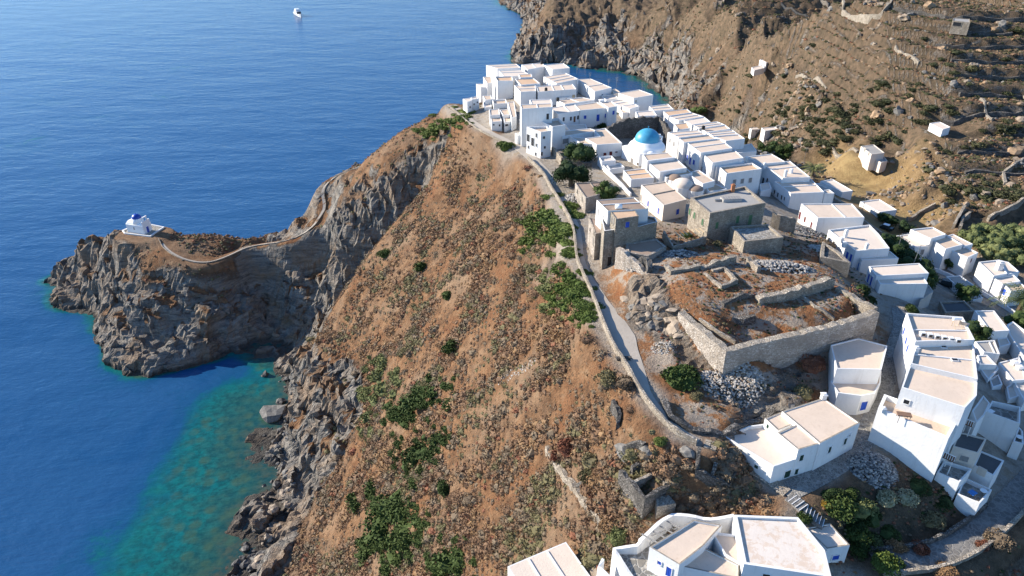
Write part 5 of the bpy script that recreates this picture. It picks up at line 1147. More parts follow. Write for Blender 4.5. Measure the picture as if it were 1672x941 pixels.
def butt(lb, p, r=.42, h=.9, mt='black'):
    q = empty('water_butt', p); tag(q, lb, 'water butt'); m = MB(); m.tube(p, p + Vector((0, 0, h)), r, r * .95, 12); m.build('barrel', M[mt], q); m = MB(); m.tube(p + Vector((0, 0, h)), p + Vector((0, 0, h + .1)), r * .6, r * .5, 12); m.build('lid', M[mt], q)
for lb, c, q, z in (('black water butt on the farthest white house above the cove', 'A', (688,104), 65.6), ('black water butt on the three-bay house in the sea-end cluster', 'A', (717,289), 66.4), ('black water butt on the sand-roofed house behind the blue-shuttered house', 'A', (797,357), 67), ('black water butt at the edge of the long back row', 'B', (1037,216), 62.9)): butt(lb, P(*px(c, q), z))
butt('white water butt on the roof beside the tall chimneys above the orange field', P(*px('D', (800,345)), 61.6), .4, .9, 'white_clean')
def antenna(lb, p, h):
    r = empty('roof_antenna', p); tag(r, lb, 'antenna', 'television antennas on the far roofs'); m = MB(); m.tube(p, p + Vector((0, 0, h)), .05, .035); m.build('mast', M['metal'], r); m = MB()
    for k in range(4): m.box(p + Vector((0, 0, h - .1 - k * .28)), 1.0 - k * .12, .05, .05, .4)
    m.build('crossbar', M['metal'], r)
for lb, q, z, h in (('thin antenna beside the farthest bright cube house', (942,121), 65.3, 2.2), ('thin antenna over the long two-bay roof', (963,131), 64.6, 2.2), ('tall antenna right of the long two-bay house, against the cove', (993,146), 63.6, 3.0), ('tallest antenna near the isolated box house, against the cove', (1006,147), 63.6, 3.6), ('antenna standing on the isolated box house', (1048,148), 64.6, 2.4)): antenna(lb, P(*q, z), h)
def lamp_post(lb, p, h, lean=0):
    r = empty('street_lamp', p); tag(r, lb, 'street lamp'); t = p + Vector((lean, 0, h)); m = MB(); m.tube(p, t, .07, .05); m.build('pole', M['metal'], r); m = MB(); m.tube(t, t + Vector((.9, -.2, .15)), .04, .04); m.box(t + Vector((1.0, -.22, .12)), .5, .2, .1); m.build('lamp_head', M['metal'], r)
lamp_post('bent street lamp behind the white house with tall blue doors', P(1489, 437, 57), 4.5, .4)
lamp_post('slim pole standing in the dark hedge trees above the lane', P(1462, 420, 55), 5)
lamp_post('pole at the corner of the village road near the ploughed plot', gpx(1408, 345), 4.2)
lamp_post('pole on the near edge of the orange field', gpx(1312, 268), 4.5)
# ---------------------------------------------------------------- vehicles, boat, tables
def car(lb, p, rz, L, W, Hh, paint, roofp=None):
    r = empty('parked_car', p, rz); tag(r, lb, 'car'); ca, sa = math.cos(rz), math.sin(rz)
    def B(x0, x1, y0, y1, z0, z1, tx=0, ty=0):
        q = [(x0, y0, z0), (x1, y0, z0), (x1, y1, z0), (x0, y1, z0), (x0 + tx, y0 + ty, z1), (x1 - tx, y0 + ty, z1), (x1 - tx, y1 - ty, z1), (x0 + tx, y1 - ty, z1)]
        q = [(p.x + a * ca - b * sa, p.y + a * sa + b * ca, p.z + c) for a, b, c in q]; return q
    def add(m, q):
        for f in ((0, 1, 5, 4), (1, 2, 6, 5), (2, 3, 7, 6), (3, 0, 4, 7), (4, 5, 6, 7), (3, 2, 1, 0)): m.poly([q[k] for k in f])
    m = MB(); add(m, B(-L / 2, L / 2, -W / 2, W / 2, .25, .55, -.02, -.02)); add(m, B(-L / 2, L / 2, -W / 2, W / 2, .55, Hh * .62, .08, .05)); m.build('body', M[paint], r)
    m = MB(); add(m, B(-L * .4, L * .25, -W * .46, W * .46, Hh * .615, Hh * .96, L * .09, W * .07)); m.build('windows', M['glass'], r)
    m = MB(); add(m, B(-L * .315, L * .165, -W * .4, W * .4, Hh * .955, Hh, .05, .05)); m.build('roof', M[roofp or paint], r)
    for sx in (-.31, .31):
        for sy in (-1, 1):
            c = Vector((p.x + sx * L * ca - sy * W * .46 * sa, p.y + sx * L * sa + sy * W * .46 * ca, p.z + .3)); t = Vector((-sa, ca, 0)) * .1
            m = MB(); m.tube(c - t, c + t, .3, .3, 12); m.build('wheel', M['black'], r)
c = gpx(1546, 468); car('dark parked car in the shade of the lane below the hedge trees', Vector((c.x, c.y, ground(c.x, c.y) + .1)), -.55, 3.2, 1.5, 1.25, 'carpaint')
c = gpx(1447, 376); car('small parked car with white roof at the bend of the village road', Vector((c.x, c.y, ground(c.x, c.y) + .1)), -.8, 2.7, 1.3, 1.25, 'carpaint', 'carwhite')
def table(lb, p, mat, rnd=False, s=.8):
    r = empty('garden_table', p); tag(r, lb, 'table'); m = MB()
    if rnd: m.tube(p + Vector((0, 0, .56)), p + Vector((0, 0, .6)), s * .5, s * .5, 18)
    else: m.box(p + Vector((0, 0, .58)), s, s * .8, .05, .5)
    m.build('tabletop', M[mat], r)
    for dx, dy in (((0, 0),) if rnd else ((-.3, -.2), (.3, -.2), (.3, .2), (-.3, .2))): m = MB(); m.tube(p + Vector((dx * s, dy * s, 0)), p + Vector((dx * s, dy * s, .57)), .04); m.build('leg', M['metal'], r)
table('square pale blue table on the lowest walled terrace', P(*px('Q', (325, 745)), 55.03), 'blue_l', s=.9)
table('round white table on the lowest walled terrace', P(*px('Q', (415, 728)), 55.03), 'white_clean', True)
table('round white table on the small terrace of the large shaded white house', P(*px('Q', (705, 292)), 55.03), 'white_clean', True)
table('white table on the roof terrace of the large shaded white house', P(*px('Q', (475, 85)), 57.23), 'white_clean')
# balconies of the big row's shaded side
for lb, q, z in (('upper dark balcony with white railing on the shaded end of the big row', ('Q', (290, 150)), 60.6), ('lower brown balcony with white railing on the shaded end of the big row', ('Q', (140, 430)), 58.9)):
    p = P(*px(*q), z); r = empty('balcony', p, -.75); tag(r, lb, 'balcony'); m = MB(); m.box(p, 1.5, .95, .12, -.75); m.build('floor_slab', M['brown'], r); m = MB(); R2m = Matrix.Rotation(-.75, 3, 'Z')
    for k in range(7): m.box(p + R2m @ Vector((-.72 + .24 * k, -.45, .42)), .05, .05, .75, -.75)
    m.box(p + R2m @ Vector((0, -.45, .8)), 1.55, .07, .06, -.75); m.build('railing', M['white_clean'], r)
    m = MB(); m.box(p + R2m @ Vector((0, .1, -.8)), .1, .1, 1.5, -.75); m.box(p + R2m @ Vector((-.6, -.4, -2.0)), .1, .1, 4, -.75); m.box(p + R2m @ Vector((.6, -.4, -2.0)), .1, .1, 4, -.75); m.build('posts', M['white'], r)
def boat():
    p = P(487, 26, 0); rz = R(-62); r = empty('motor_boat', p, rz); tag(r, 'small white and dark motor yacht alone on the open sea', 'boat')
    T = Matrix.Translation(p) @ Matrix.Rotation(rz, 4, 'Z')
    L, W = 20, 5.5; xs = [-10, -6, 0, 5, 8, 10.5]; ws = [.85, 1, 1, .8, .45, .02]; V = []; m = MB()
    for x, w in zip(xs, ws):
        for y, z in ((-1, 2.2 + .05 * max(0, x)), (-.8, .3), (0, -.6), (.8, .3), (1, 2.2 + .05 * max(0, x))): m.v.append(tuple(T @ Vector((x, y * w * W / 2, z))))
    for i in range(5):
        for k in range(4): a = i * 5 + k; m.f.append((a, a + 1, a + 6, a + 5)); m.m.append(0)
        m.f.append((i * 5, i * 5 + 5, i * 5 + 9, i * 5 + 4)); m.m.append(0)
    m.f.append((0, 4, 3, 2, 1)); m.m.append(0); m.build('hull', M['carwhite'], r)
    for nm, x0, x1, w, z0, z1, mt in (('cabin', -6, 4, 4.2, 2.2, 4.4, 'carwhite'), ('windscreen', 3.2, 4.8, 3.6, 2.6, 4.0, 'glass'), ('upper_deck', -5, 1.5, 3.6, 4.4, 5.9, 'carwhite'), ('awning', -9.4, -4.5, 4.2, 4.5, 4.7, 'carpaint'), ('swim_platform', -11.4, -9.9, 4.4, .4, .8, 'carpaint')):
        m = MB(); m.box(T @ Vector(((x0 + x1) / 2, 0, (z0 + z1) / 2)), x1 - x0, w, z1 - z0, rz); m.build(nm, M[mt], r)
    m = MB(); m.tube(T @ Vector((-1, 0, 5.9)), T @ Vector((-1.4, 0, 9)), .12); m.build('mast', M['metal'], r)
boat()
# white batten roof at the bottom edge, courtyard and crenellated wall of the bottom houses
root = empty('canopy_house', P(905, 930, 47)); tag(root, 'white house with pale battened roof cut by the bottom edge', 'house')
volume(root, 'X', [(880,1015),(985,972),(924,885),(829,925)], 48.6, roof='roof_w', par=.06, pt=.15, side_strips=(.33,.66))
wall('parapet_wall', 'stepped white wall crowning the bank behind the bottom white houses', pw([(1045,882,55.1),(1060,868,55.4),(1083,848,55.6),(1098,840,55.8),(1125,842,55.9),(1160,848,56.1),(1198,842,56.6)]), 0, .45, 'white', 1.2, .04, top_abs=True)
wall('parapet_wall', 'white walls of the sunken yard left of the bottom white houses', pw([(1050,880,55),(1040,890,54.6),(1003,896,54),(1026,934,53.6),(1045,960,53.4)]), 0, .4, 'white', 1.2, .03, top_abs=True)
wall('parapet_wall', 'slanting white yard wall at the very bottom beside the battened roof', pw([(985,912,53),(978,925,52.6),(998,945,52.4)]), 0, .35, 'white', 1.2, .03, top_abs=True)
m = MB(); m.poly([tuple(P(*q, 53.3)) for q in ((1010,905),(1050,885),(1110,850),(1125,852),(1062,900),(1100,960),(1040,960))]); tag(m.build('courtyard', M['flag']), kind='structure')
r = empty('pergola', P(1080, 870, 53)); tag(r, 'bare wooden pergola frame over the yard of the bottom white house', 'pergola')
for k in range(4):
    c = P(1062 + k * 12, 880 - k * 8, 55.3); m = MB(); m.box(c, .12, 2.2, .12, .9); m.build('rafter', M['greywood'], r)
m = MB(); m.box(P(1080, 868, 55.18), 2.8, .12, .12, .45); m.build('beam', M['greywood'], r)
for q in ((1062, 884), (1098, 858)):
    c = P(*q, 55); m = MB(); m.tube((c.x, c.y, 53.2), tuple(c), .06); m.build('post', M['greywood'], r)
# ---------------------------------------------------------------- vegetation and loose rock
def variants(fn, n): return [fn(np.random.default_rng(100 + k)) for k in range(n)]
def clump(rr, ico_=ICO2, rough=.22, fl=.75):
    """dense cushion of a dry shrub: lumpy, bristly half-ball"""
    v, f = ico_; v = v.copy(); o = rr.uniform(0, 50, 3)
    d = 1 + .35 * noise3(v[:, 0] * 1.3 + o[0], v[:, 1] * 1.3 + o[1], v[:, 2] * 1.3 + o[2]) + rr.uniform(-rough, rough, len(v))
    v = v * d[:, None]; v[:, 2] = v[:, 2] * fl + .25
    return v, f
def leafy(rr, n=420, core=ICO2, size=.16, fl=.8, lump=.45):
    """evergreen shrub: uneven core hidden under many small leaf faces"""
    v, f = clump(rr, core, .1, fl); v = v * .7
    nb = 7; bc = rr.normal(size=(nb, 3)); bc /= np.linalg.norm(bc, axis=1)[:, None]; bc[:, 2] = np.abs(bc[:, 2]) * .8; br = rr.uniform(.45, .7, nb)
    V = [v]; F = [f]; k0 = len(v)
    w = rr.integers(nb, size=n); dirs = rr.normal(size=(n, 3)); dirs /= np.linalg.norm(dirs, axis=1)[:, None]; dirs[:, 2] = np.abs(dirs[:, 2]) - .25
    P_ = bc[w] * .55 + dirs * br[w][:, None] * rr.uniform(.8, 1.08, (n, 1)); P_[:, 2] = np.maximum(P_[:, 2] * fl + .2, .02)
    a = rr.normal(size=(n, 3)); a /= np.linalg.norm(a, axis=1)[:, None]; b = np.cross(a, rr.normal(size=(n, 3))); b /= np.linalg.norm(b, axis=1)[:, None]
    s = size * rr.uniform(.6, 1.3, (n, 1)); q = np.stack([P_ - a * s, P_ - b * s * .6, P_ + a * s, P_ + b * s * .6], 1).reshape(-1, 3)
    i = k0 + 4 * np.arange(n); F2 = np.concatenate([np.stack([i, i + 1, i + 2], 1), np.stack([i, i + 2, i + 3], 1)])
    return np.concatenate([v, q]), np.concatenate([f, F2])

M['dry1'] = foliage('dry_shrub_brown', (.085, .05, .03), (.18, .108, .064), (.235, .15, .09))
M['dry2'] = foliage('dry_shrub_grey', (.085, .062, .042), (.165, .122, .08), (.215, .165, .11))
M['dry3'] = foliage('dry_shrub_olive', (.065, .06, .03), (.14, .125, .06), (.20, .165, .09))
M['dry4'] = foliage('dry_shrub_red', (.11, .045, .028), (.21, .085, .05), (.25, .125, .07))
M['straw'] = foliage('straw_tussock', (.15, .09, .045), (.25, .15, .075), (.31, .205, .115))
M['evg'] = foliage('evergreen_shrub', (.02, .034, .01), (.045, .07, .018), (.08, .11, .03))
M['evgd'] = foliage('dark_evergreen', (.010, .02, .008), (.026, .045, .014), (.05, .075, .022))
M['hillg'] = foliage('hill_shrub', (.02, .024, .012), (.05, .055, .025), (.09, .085, .04))
M['tam'] = foliage('tamarisk', (.04, .055, .02), (.10, .12, .045), (.17, .18, .07))
M['bright'] = foliage('bright_green_herb', (.045, .07, .014), (.09, .125, .028), (.15, .18, .05))
M['pale'] = foliage('pale_flowering_shrub', (.16, .15, .07), (.30, .28, .16), (.40, .38, .26))
M['gold'] = foliage('golden_herb', (.2, .12, .02), (.35, .22, .03))
M['bark'] = simple('bark', (.14, .10, .07), .95)
def base_mesh(name, vf, mat):
    me = bpy.data.meshes.new(name); v, f = vf
    me.from_pydata([tuple(x) for x in v], [], [tuple(int(i) for i in x) for x in f]); me.materials.append(M[mat]); me.update(); return me
VAR = {}
def get_var(kind, k):
    key = (kind, k)
    if key not in VAR:
        rr = np.random.default_rng(hash(kind) % 1000 * 0 + sum(map(ord, kind)) * 31 + k)
        if kind.startswith('leaf:'): vf = leafy(rr, 1500, ICO2, .085, .8)
        elif kind.startswith('hleaf:'): vf = leafy(rr, 260, ICO2, .15, .7)
        else:
            v1, f1 = twiggy(rr, 340); s1 = v1[len(ICO1[0]):]; k1 = len(ICO1[0]); c1 = s1.reshape(-1, 3, 3).mean(1, keepdims=True); v1[k1:] = (c1 + (s1.reshape(-1, 3, 3) - c1) * .5).reshape(-1, 3); vf = (v1, f1)
        VAR[key] = base_mesh('shrub', vf, kind.split(':')[1])
    return VAR[key]
def twiggy(rr, n=46, rough=.2, fl=.75):
    """small dry bush: a core with a haze of short twig and leaf faces round it"""
    v, f = clump(rr, ICO1, .12, fl); v = v * .8
    d = rr.normal(size=(n, 3)); d /= np.linalg.norm(d, axis=1)[:, None]; d[:, 2] = np.abs(d[:, 2]) * 1.0 - .1
    o = rr.uniform(0, 50, 3); q = 1 + .4 * noise3(d[:, 0] * 1.5 + o[0], d[:, 1] * 1.5 + o[1], d[:, 2] * 1.5 + o[2])
    P_ = d * (q * rr.uniform(.72, 1.08, n))[:, None]; P_[:, 2] = P_[:, 2] * fl + .22
    a = rr.normal(size=(n, 3)); a /= np.linalg.norm(a, axis=1)[:, None]; b = np.cross(a, rr.normal(size=(n, 3))); b /= np.linalg.norm(b, axis=1)[:, None]
    s = rr.uniform(.12, .28, (n, 1)); Q = np.stack([P_ - a * s, P_ + a * s, P_ + b * s], 1).reshape(-1, 3); i = len(v) + 3 * np.arange(n)
    return np.concatenate([v, Q]), np.concatenate([f, np.stack([i, i + 1, i + 2], 1)])
def in_foot(x, y, pad=.4):
    for poly, z in FOOT:
        xs = [p.x for p in poly]; ys = [p.y for p in poly]
        if x < min(xs) - pad or x > max(xs) + pad or y < min(ys) - pad or y > max(ys) + pad: continue
        ins = False; n = len(poly)
        for i in range(n):
            a, b = poly[i], poly[i - 1]
            if (a.y > y) != (b.y > y) and x < (b.x - a.x) * (y - a.y) / (b.y - a.y) + a.x: ins = not ins
        if ins: return True
        if pad > 0 and any((Vector((x, y)) - p).length < pad for p in poly): return True
    return False
def put(kind, p, sx, sy, sz, rz, label, cat='shrub', group=None, name='shrub', k=None, sink=.12):
    k = random.randrange(5) if k is None else k
    o = bpy.data.objects.new(name, get_var(kind, k)); COL.objects.link(o)
    o.location = (p[0], p[1], p[2] - sz * sink); o.scale = (sx, sy, sz); o.rotation_euler = (0, 0, rz)
    tag(o, label, cat, group); return o
# --- evergreen shrubs picked out in the photograph: pixel centre, width and height in pixels
def pxsize(p): return FOC / ((p - Vector((0, 0, CH))).length)
def green(label, c, w, h, kind='leaf:evg', group=None, n=1, name='evergreen_shrub', seed=0):
    p = gpx(*c); s = pxsize(p); r = w / s / 2
    hz = max(.5, min(r * 1.1, h / s * .62))
    put(kind, p, r, r * .95, hz, seed + c[0], label, 'shrub', group, name, k=(int(c[0]) + seed) % 5)
def patch(label, blobs, kind='leaf:evg', name='evergreen_thicket', cat='shrub', parts_name='clump'):
    """a spreading thicket: several leafy clumps that grow together, joined in one mesh"""
    V = []; F = []; k0 = 0; mats = kind
    rb = np.random.default_rng(len(label)); blobs = list(blobs) + [(x + rb.uniform(-.75, .75) * w, y + rb.uniform(-.65, .65) * w, w * rb.uniform(.35, .75)) for x, y, w in blobs for _ in range(5)]
    for i, (cx, cy, w) in enumerate(blobs):
        p = gpx(cx, cy); s = pxsize(p); r = w / s / 2; rr = np.random.default_rng(int(cx * 7 + cy)); v, f = leafy(rr, 520, ICO2, .13, .6)
        v = v * np.array([r, r, r * .6]) + np.array([p.x, p.y, p.z - .15 * r]); V.append(v); F.append(f + k0); k0 += len(v)
    tag(mesh_np(name, np.concatenate(V), np.concatenate(F), M[kind.split(':')[1]]), label, cat)
patch('large bright evergreen thicket slanting up the middle of the brown slope', [(655,678,45),(672,664,51),(690,652,56),(712,640,45),(728,630,29),(664,690,32)])
patch('second evergreen thicket below the slanting one, broken in two lobes', [(668,760,35),(680,745,45),(695,738,48),(712,722,35),(722,712,27),(655,728,21)])
patch('big dark evergreen thicket near the bottom of the brown slope', [(612,880,48),(628,855,59),(640,828,62),(655,815,51),(600,905,35),(660,842,45)])
patch('bright evergreen thicket trailing to the bottom edge right of the big dark one', [(672,865,48),(660,885,51),(648,908,43),(640,930,37),(684,852,32)])
patch('evergreen mound at the bottom edge half covered by grey twigs', [(735,915,59),(752,900,35),(722,928,40)])
green('single rounded evergreen shrub beside the grey path bushes low on the slope', (725,800), 34, 30)
green('oval evergreen shrub alone in the middle of the brown slope', (738,572), 36, 44)
green('small round evergreen shrub high on the brown slope', (686,438), 24, 22)
green('flat little evergreen tuft left of the small round one', (629,416), 26, 16)
green('thin green tuft above the oval evergreen shrub', (731,485), 24, 18)
green('large smooth dark green bush beside the spill of pale stones', (1112,622), 64, 44, name='evergreen_bush')
green('small grey-green cushion at the foot of the large smooth green bush', (1138,648), 24, 18, 'leaf:dry3')
green('bright green shrub at the bend of the coast path below the balcony house', (826,241), 30, 22, 'leaf:bright')
patch('long bright green sweep of herbs under the ridge at the far left of the slope', [(698,218,29),(712,212,35),(728,206,35),(742,198,32),(756,192,27)], 'leaf:bright', 'herb_patch')
patch('tall bright green herbs below the path wall beside the stone tower house', [(888,350,48),(905,362,54),(922,378,48),(880,372,48),(900,388,45),(925,398,29),(872,392,35)], 'leaf:bright', 'herb_patch')
patch('lush green herb bank along the path wall above the plaza', [(915,440,40),(932,455,40),(920,470,45),(942,480,43),(955,500,37),(930,500,45),(962,520,29),(910,485,35),(948,515,32)], 'leaf:bright', 'herb_patch')
patch('green bushes mixed with pale flowering weeds left of the lush herb bank', [(900,470,35),(905,498,37),(890,455,29)], 'leaf:tam', 'herb_patch')
patch('grey-green bushy strip down the edge of the rocky cliff', [(628,590,35),(622,612,40),(630,635,45),(618,655,40),(605,680,35),(596,705,27),(600,640,29)], 'leaf:tam', 'shrub_strip')
green('red-brown shrub beside the top of the tumbled field wall', (928,735), 44, 34, 'leaf:dry4')
green('dark red shrub left of the larger red-brown one', (908,748), 26, 22, 'leaf:dry4')
green('grey-green round shrub below the red-brown shrub', (966,758), 36, 34, 'leaf:dry3')
green('second grey-green round shrub touching the one below the red-brown shrub', (962,780), 34, 30, 'leaf:dry3')
green('olive shrub with yellow top beside the parapet near the plaza', (995,622), 42, 32, 'leaf:dry3')
green('dark shrub under the parapet right of the olive shrub', (1020,628), 32, 26, 'leaf:dry2')
green('bright yellow-green shrub on the rocks below the winding path', (1078,722), 24, 18, 'leaf:bright')
green('green shrub near the bottom white wall of the sunken yard', (1010,880), 44, 34, 'leaf:tam')
green('brown dry bush crowning the bank beside the green shrub', (1000,862), 42, 26, 'leaf:straw')
green('pale shrub in the shaded garden, left of two', (1447,818), 34, 34, 'leaf:pale')
green('pale shrub in the shaded garden, right of two', (1480,815), 32, 28, 'leaf:pale')
green('large green shrub in the middle of the shaded garden', (1405,835), 44, 50, 'leaf:tam')
green('green shrub beside the white-edged steps', (1312,848), 24, 22, 'leaf:evg')
green('darker green shrub left of the large one in the shaded garden', (1372,832), 50, 40, 'leaf:evg')
green('green shrub in the shaded garden near the lower house', (1395,872), 44, 40, 'leaf:evg')
for gl, gc, gw, gh, gk in (('dark green shrub at the foot of the garden bank, left of the pale pair', (1420,848), 36, 30, 'evgd'), ('dark shrub at the lower left of the shaded garden', (1392,858), 34, 28, 'evgd'), ('dense green shrub beside the corner of the lower house annexe', (1400,895), 42, 34, 'evg'), ('mid-green shrub low in the shaded garden', (1425,888), 34, 28, 'tam'), ('dark low shrub above the retaining wall of the lower lane', (1450,872), 32, 22, 'evgd'), ('dark low shrub on the upper bank of the shaded garden', (1360,808), 34, 20, 'evgd'), ('small green shrub on the upper bank of the shaded garden', (1390,808), 26, 18, 'evg'), ('dark ivy strip under the great blank white wall, upper part', (1500,795), 34, 14, 'evgd'), ('dark ivy strip under the great blank white wall, lower part', (1540,820), 36, 14, 'evgd'), ('dull green shrub at the right of the shaded garden', (1520,850), 36, 24, 'dry3')): green(gl, gc, gw, gh, 'leaf:' + gk)
green('golden herb by the white-edged steps', (1352,826), 22, 12, 'leaf:gold')
green('straw-coloured shrub near the end of the lower lane', (1462,895), 30, 26, 'leaf:straw')
green('orange-brown shrub beside the lower lane', (1500,898), 26, 28, 'leaf:dry4')
green('yellow-green bush at the very end of the lower lane', (1445,925), 44, 50, 'leaf:bright')
green('pale dry shrub on the bank below the lower lane', (1630,885), 36, 28, 'leaf:dry2')
green('small orange shrub below the lower lane', (1606,892), 20, 16, 'leaf:dry4')
green('straw tuft at the bottom edge below the lower lane', (1545,936), 34, 18, 'leaf:straw')
green('reddish leafless bush against the foot of the great wall', (1325,598), 42, 36, 'leaf:dry4')
green('grey-green bush below the reddish leafless one', (1312,645), 32, 30, 'leaf:dry3')
green('dark shrub with feathery top beside the blue-shuttered house', (1015,186), 20, 22, 'leaf:evgd')
green('green shrub on the terrace of the blue-shuttered house', (981,206), 26, 14, 'leaf:evgd')
green('green shrub in the little white yard left of the dome', (992,271), 16, 10, 'leaf:evg')
green('three grey shrubs beside the square stone house, left one', (1138,400), 18, 14, 'leaf:dry2')
green('grey shrub in the middle of three beside the square stone house', (1155,396), 20, 16, 'leaf:dry2')
green('green-grey shrub on the right of three beside the square stone house', (1174,401), 20, 14, 'leaf:dry3')
green('shrub in the pergola yard of the square stone house', (1122,386), 18, 10, 'leaf:evg')
green('dry shrub on the shaded ruined slope near the red-doored house', (1350,402), 26, 18, 'leaf:dry2')
green('dark bush by the blue door of the white house with tall blue doors', (1490,507), 24, 16, 'leaf:evgd')
green('ivy-dark bush along the foot of the house with tall blue doors', (1405,478), 28, 26, 'leaf:evgd')
green('second ivy-dark bush below the house with tall blue doors', (1418,495), 24, 22, 'leaf:evgd')
# --- trees: tapered trunk with limbs, crown of many leaves in clumps
def tree(name, label, c, w, h, kind='evgd', n=1500, cat='tree', seed=0, group=None, tall=1.0):
    """c: pixel of the foot of the tree; w, h: crown width and whole height in pixels"""
    p = gpx(*c); s = pxsize(p); r = w / s / 2; ht = h / s * .95; rr = np.random.default_rng(int(c[0] * 13 + c[1]) + seed)
    root = empty(name, p); tag(root, label, cat, group)
    m = MB(); top = p + Vector((0, 0, ht * .55)); m.tube(p - Vector((0, 0, .4)), top, r * .13 + .05, r * .07 + .03, 8)
    nb = 12; B = []
    for k in range(nb):
        a = 2 * math.pi * k / nb + rr.uniform(-.3, .3); q = rr.uniform(.25, .75); z = ht * rr.uniform(.25, .78)
        b = Vector((p.x + math.cos(a) * r * q, p.y + math.sin(a) * r * q, p.z + z)); B.append((b, r * rr.uniform(.34, .5)))
        if k < 6: m.tube(p + Vector((0, 0, ht * rr.uniform(.2, .5))), b, r * .05 + .02, r * .02 + .01, 5)
    m.build('trunk', M['bark'], root)
    V = []; F = []; k0 = 0
    for b, br in B:
        v, f = clump(rr, ICO2, .12, .8); v = v * br * .74 + np.array(tuple(b)); V.append(v); F.append(f + k0); k0 += len(v)
        nl = int(n * 1.8) // nb; dd = rr.normal(size=(nl, 3)); dd /= np.linalg.norm(dd, axis=1)[:, None]
        pp = np.array(tuple(b)) + dd * br * rr.uniform(.7, 1.18, (nl, 1)) * np.array([1, 1, .85]); a = rr.normal(size=(nl, 3)); a /= np.linalg.norm(a, axis=1)[:, None]; bb = np.cross(a, rr.normal(size=(nl, 3))); bb /= np.linalg.norm(bb, axis=1)[:, None]
        sz = (.06 + r * .034) * rr.uniform(.6, 1.3, (nl, 1)); q = np.stack([pp - a * sz, pp - bb * sz * .6, pp + a * sz, pp + bb * sz * .6], 1).reshape(-1, 3); i = k0 + 4 * np.arange(nl)
        V.append(q); F.append(np.concatenate([np.stack([i, i + 1, i + 2], 1), np.stack([i, i + 2, i + 3], 1)])); k0 += len(q)
    o = mesh_np('crown', np.concatenate(V), np.concatenate(F), M[kind], root)
    return root
tree('evergreen_tree', 'dark windswept evergreen tree beside the low house with the grey gable', (946,264), 56, 32)
tree('evergreen_tree', 'large round dark green tree below the dark garden wall', (932,304), 62, 42, 'evgd')
tree('evergreen_tree', 'bushy green tree between the ruinous brown-roofed house and the stone tower house', (988,330), 42, 36, 'evg')
for q, w, h, lb in (((1452,416), 40, 32, 'uppermost of the dark hedge trees beside the white house with chimneys'), ((1472,434), 44, 36, 'second of the dark hedge trees counted from the uppermost'), ((1492,454), 46, 38, 'third of the dark hedge trees counted from the uppermost'), ((1508,474), 36, 34, 'lowest of the dark hedge trees, next to the white house with tall blue doors')): tree('hedge_tree', lb, q, w, h, 'evgd', group='dark hedge trees above the lane')
for q, w, h, lb in (((1440,362), 18, 14, 'small dark shrub tree beside the road-side cottage, left of three'), ((1455,368), 22, 16, 'small dark shrub tree beside the road-side cottage, middle of three'), ((1480,382), 30, 16, 'longest dark shrub tree beside the road near the raised roof block')): tree('hedge_tree', lb, q, w, h, 'evgd', 700)
tree('garden_tree', 'bright green tree at the garden end of the right-hand row', (1277,262), 36, 28, 'evg', 1200)
tree('garden_tree', 'darker green tree left of the bright one at the end of the right-hand row', (1252,252), 30, 20, 'evgd', 900)
tree('garden_tree', 'green bush-tree between the long back row and the rocky ravine', (1140,186), 24, 10, 'evg', 600)
tree('garden_tree', 'thin dark tree in the lane beside the weathered grey roof', (1574,492), 34, 30, 'evgd', 900)
tree('garden_tree', 'dark bushy tree in the shade right of the big row', (1590,560), 40, 36, 'evgd', 900)
tree('garden_tree', 'dark tree behind the long shaded terrace house below the large palm', (1662,540), 40, 34, 'evgd', 900)
tree('garden_tree', 'small dark tree on the road side below the hedge trees', (1545,440), 22, 20, 'evgd', 700)
tams = [(1582,398,34),(1602,392,36),(1625,396,38),(1650,393,40),(1672,398,40),(1598,410,36),(1622,414,40),(1648,410,38),(1670,418,42),(1612,428,34),(1636,432,36),(1660,436,34)]
for i, (x, y, w) in enumerate(tams): tree('tamarisk_tree', 'spreading grey-green tamarisk in the dense thicket beyond the road-side houses', (x, y), w, 26, 'tam', 900, group='tamarisk thicket beyond the road')
def palm(label, c, w, h):
    p = gpx(*c); s = pxsize(p); r = w / s / 2; ht = h / s; root = empty('palm_tree', p); tag(root, label, 'palm'); m = MB(); t = p + Vector((.1, 0, ht * .6)); m.tube(p - Vector((0, 0, .3)), t, r * .11, r * .09, 8); m.build('trunk', M['bark'], root)
    V = []; F = []; rr = np.random.default_rng(int(c[0])); k0 = 0
    for k in range(30):
        a = k * 2.4 + rr.uniform(-.2, .2); el = rr.uniform(.0, 1.2); L = r * rr.uniform(.85, 1.1); pts = []
        for j in range(7):
            u = j / 6; x = L * u * math.cos(el * (1 - u * .4)); z = L * (math.sin(el) * u - .55 * u * u); pts.append(Vector((t.x + math.cos(a) * x, t.y + math.sin(a) * x, t.z + z)))
        sd = Vector((-math.sin(a), math.cos(a), 0))
        for j in range(6):
            for side in (-1, 1):
                for q in (0, .5):
                    b = pts[j].lerp(pts[j + 1], q); e = pts[j].lerp(pts[j + 1], q + .35) ; tip = b + sd * side * L * .2 * (1 - .5 * j / 6) + (pts[j + 1] - pts[j]) * .9 - Vector((0, 0, L * .05))
                    V += [tuple(b), tuple(e), tuple(tip)]; F.append((k0, k0 + 1, k0 + 2)); k0 += 3
    mesh_np('crown', V, F, M['tam'], root)
palm('large feathery palm at the right edge beside the road', (1655,528), 72, 56)
palm('small dark palm behind the right-hand row at the orange field', (1325,292), 40, 26)
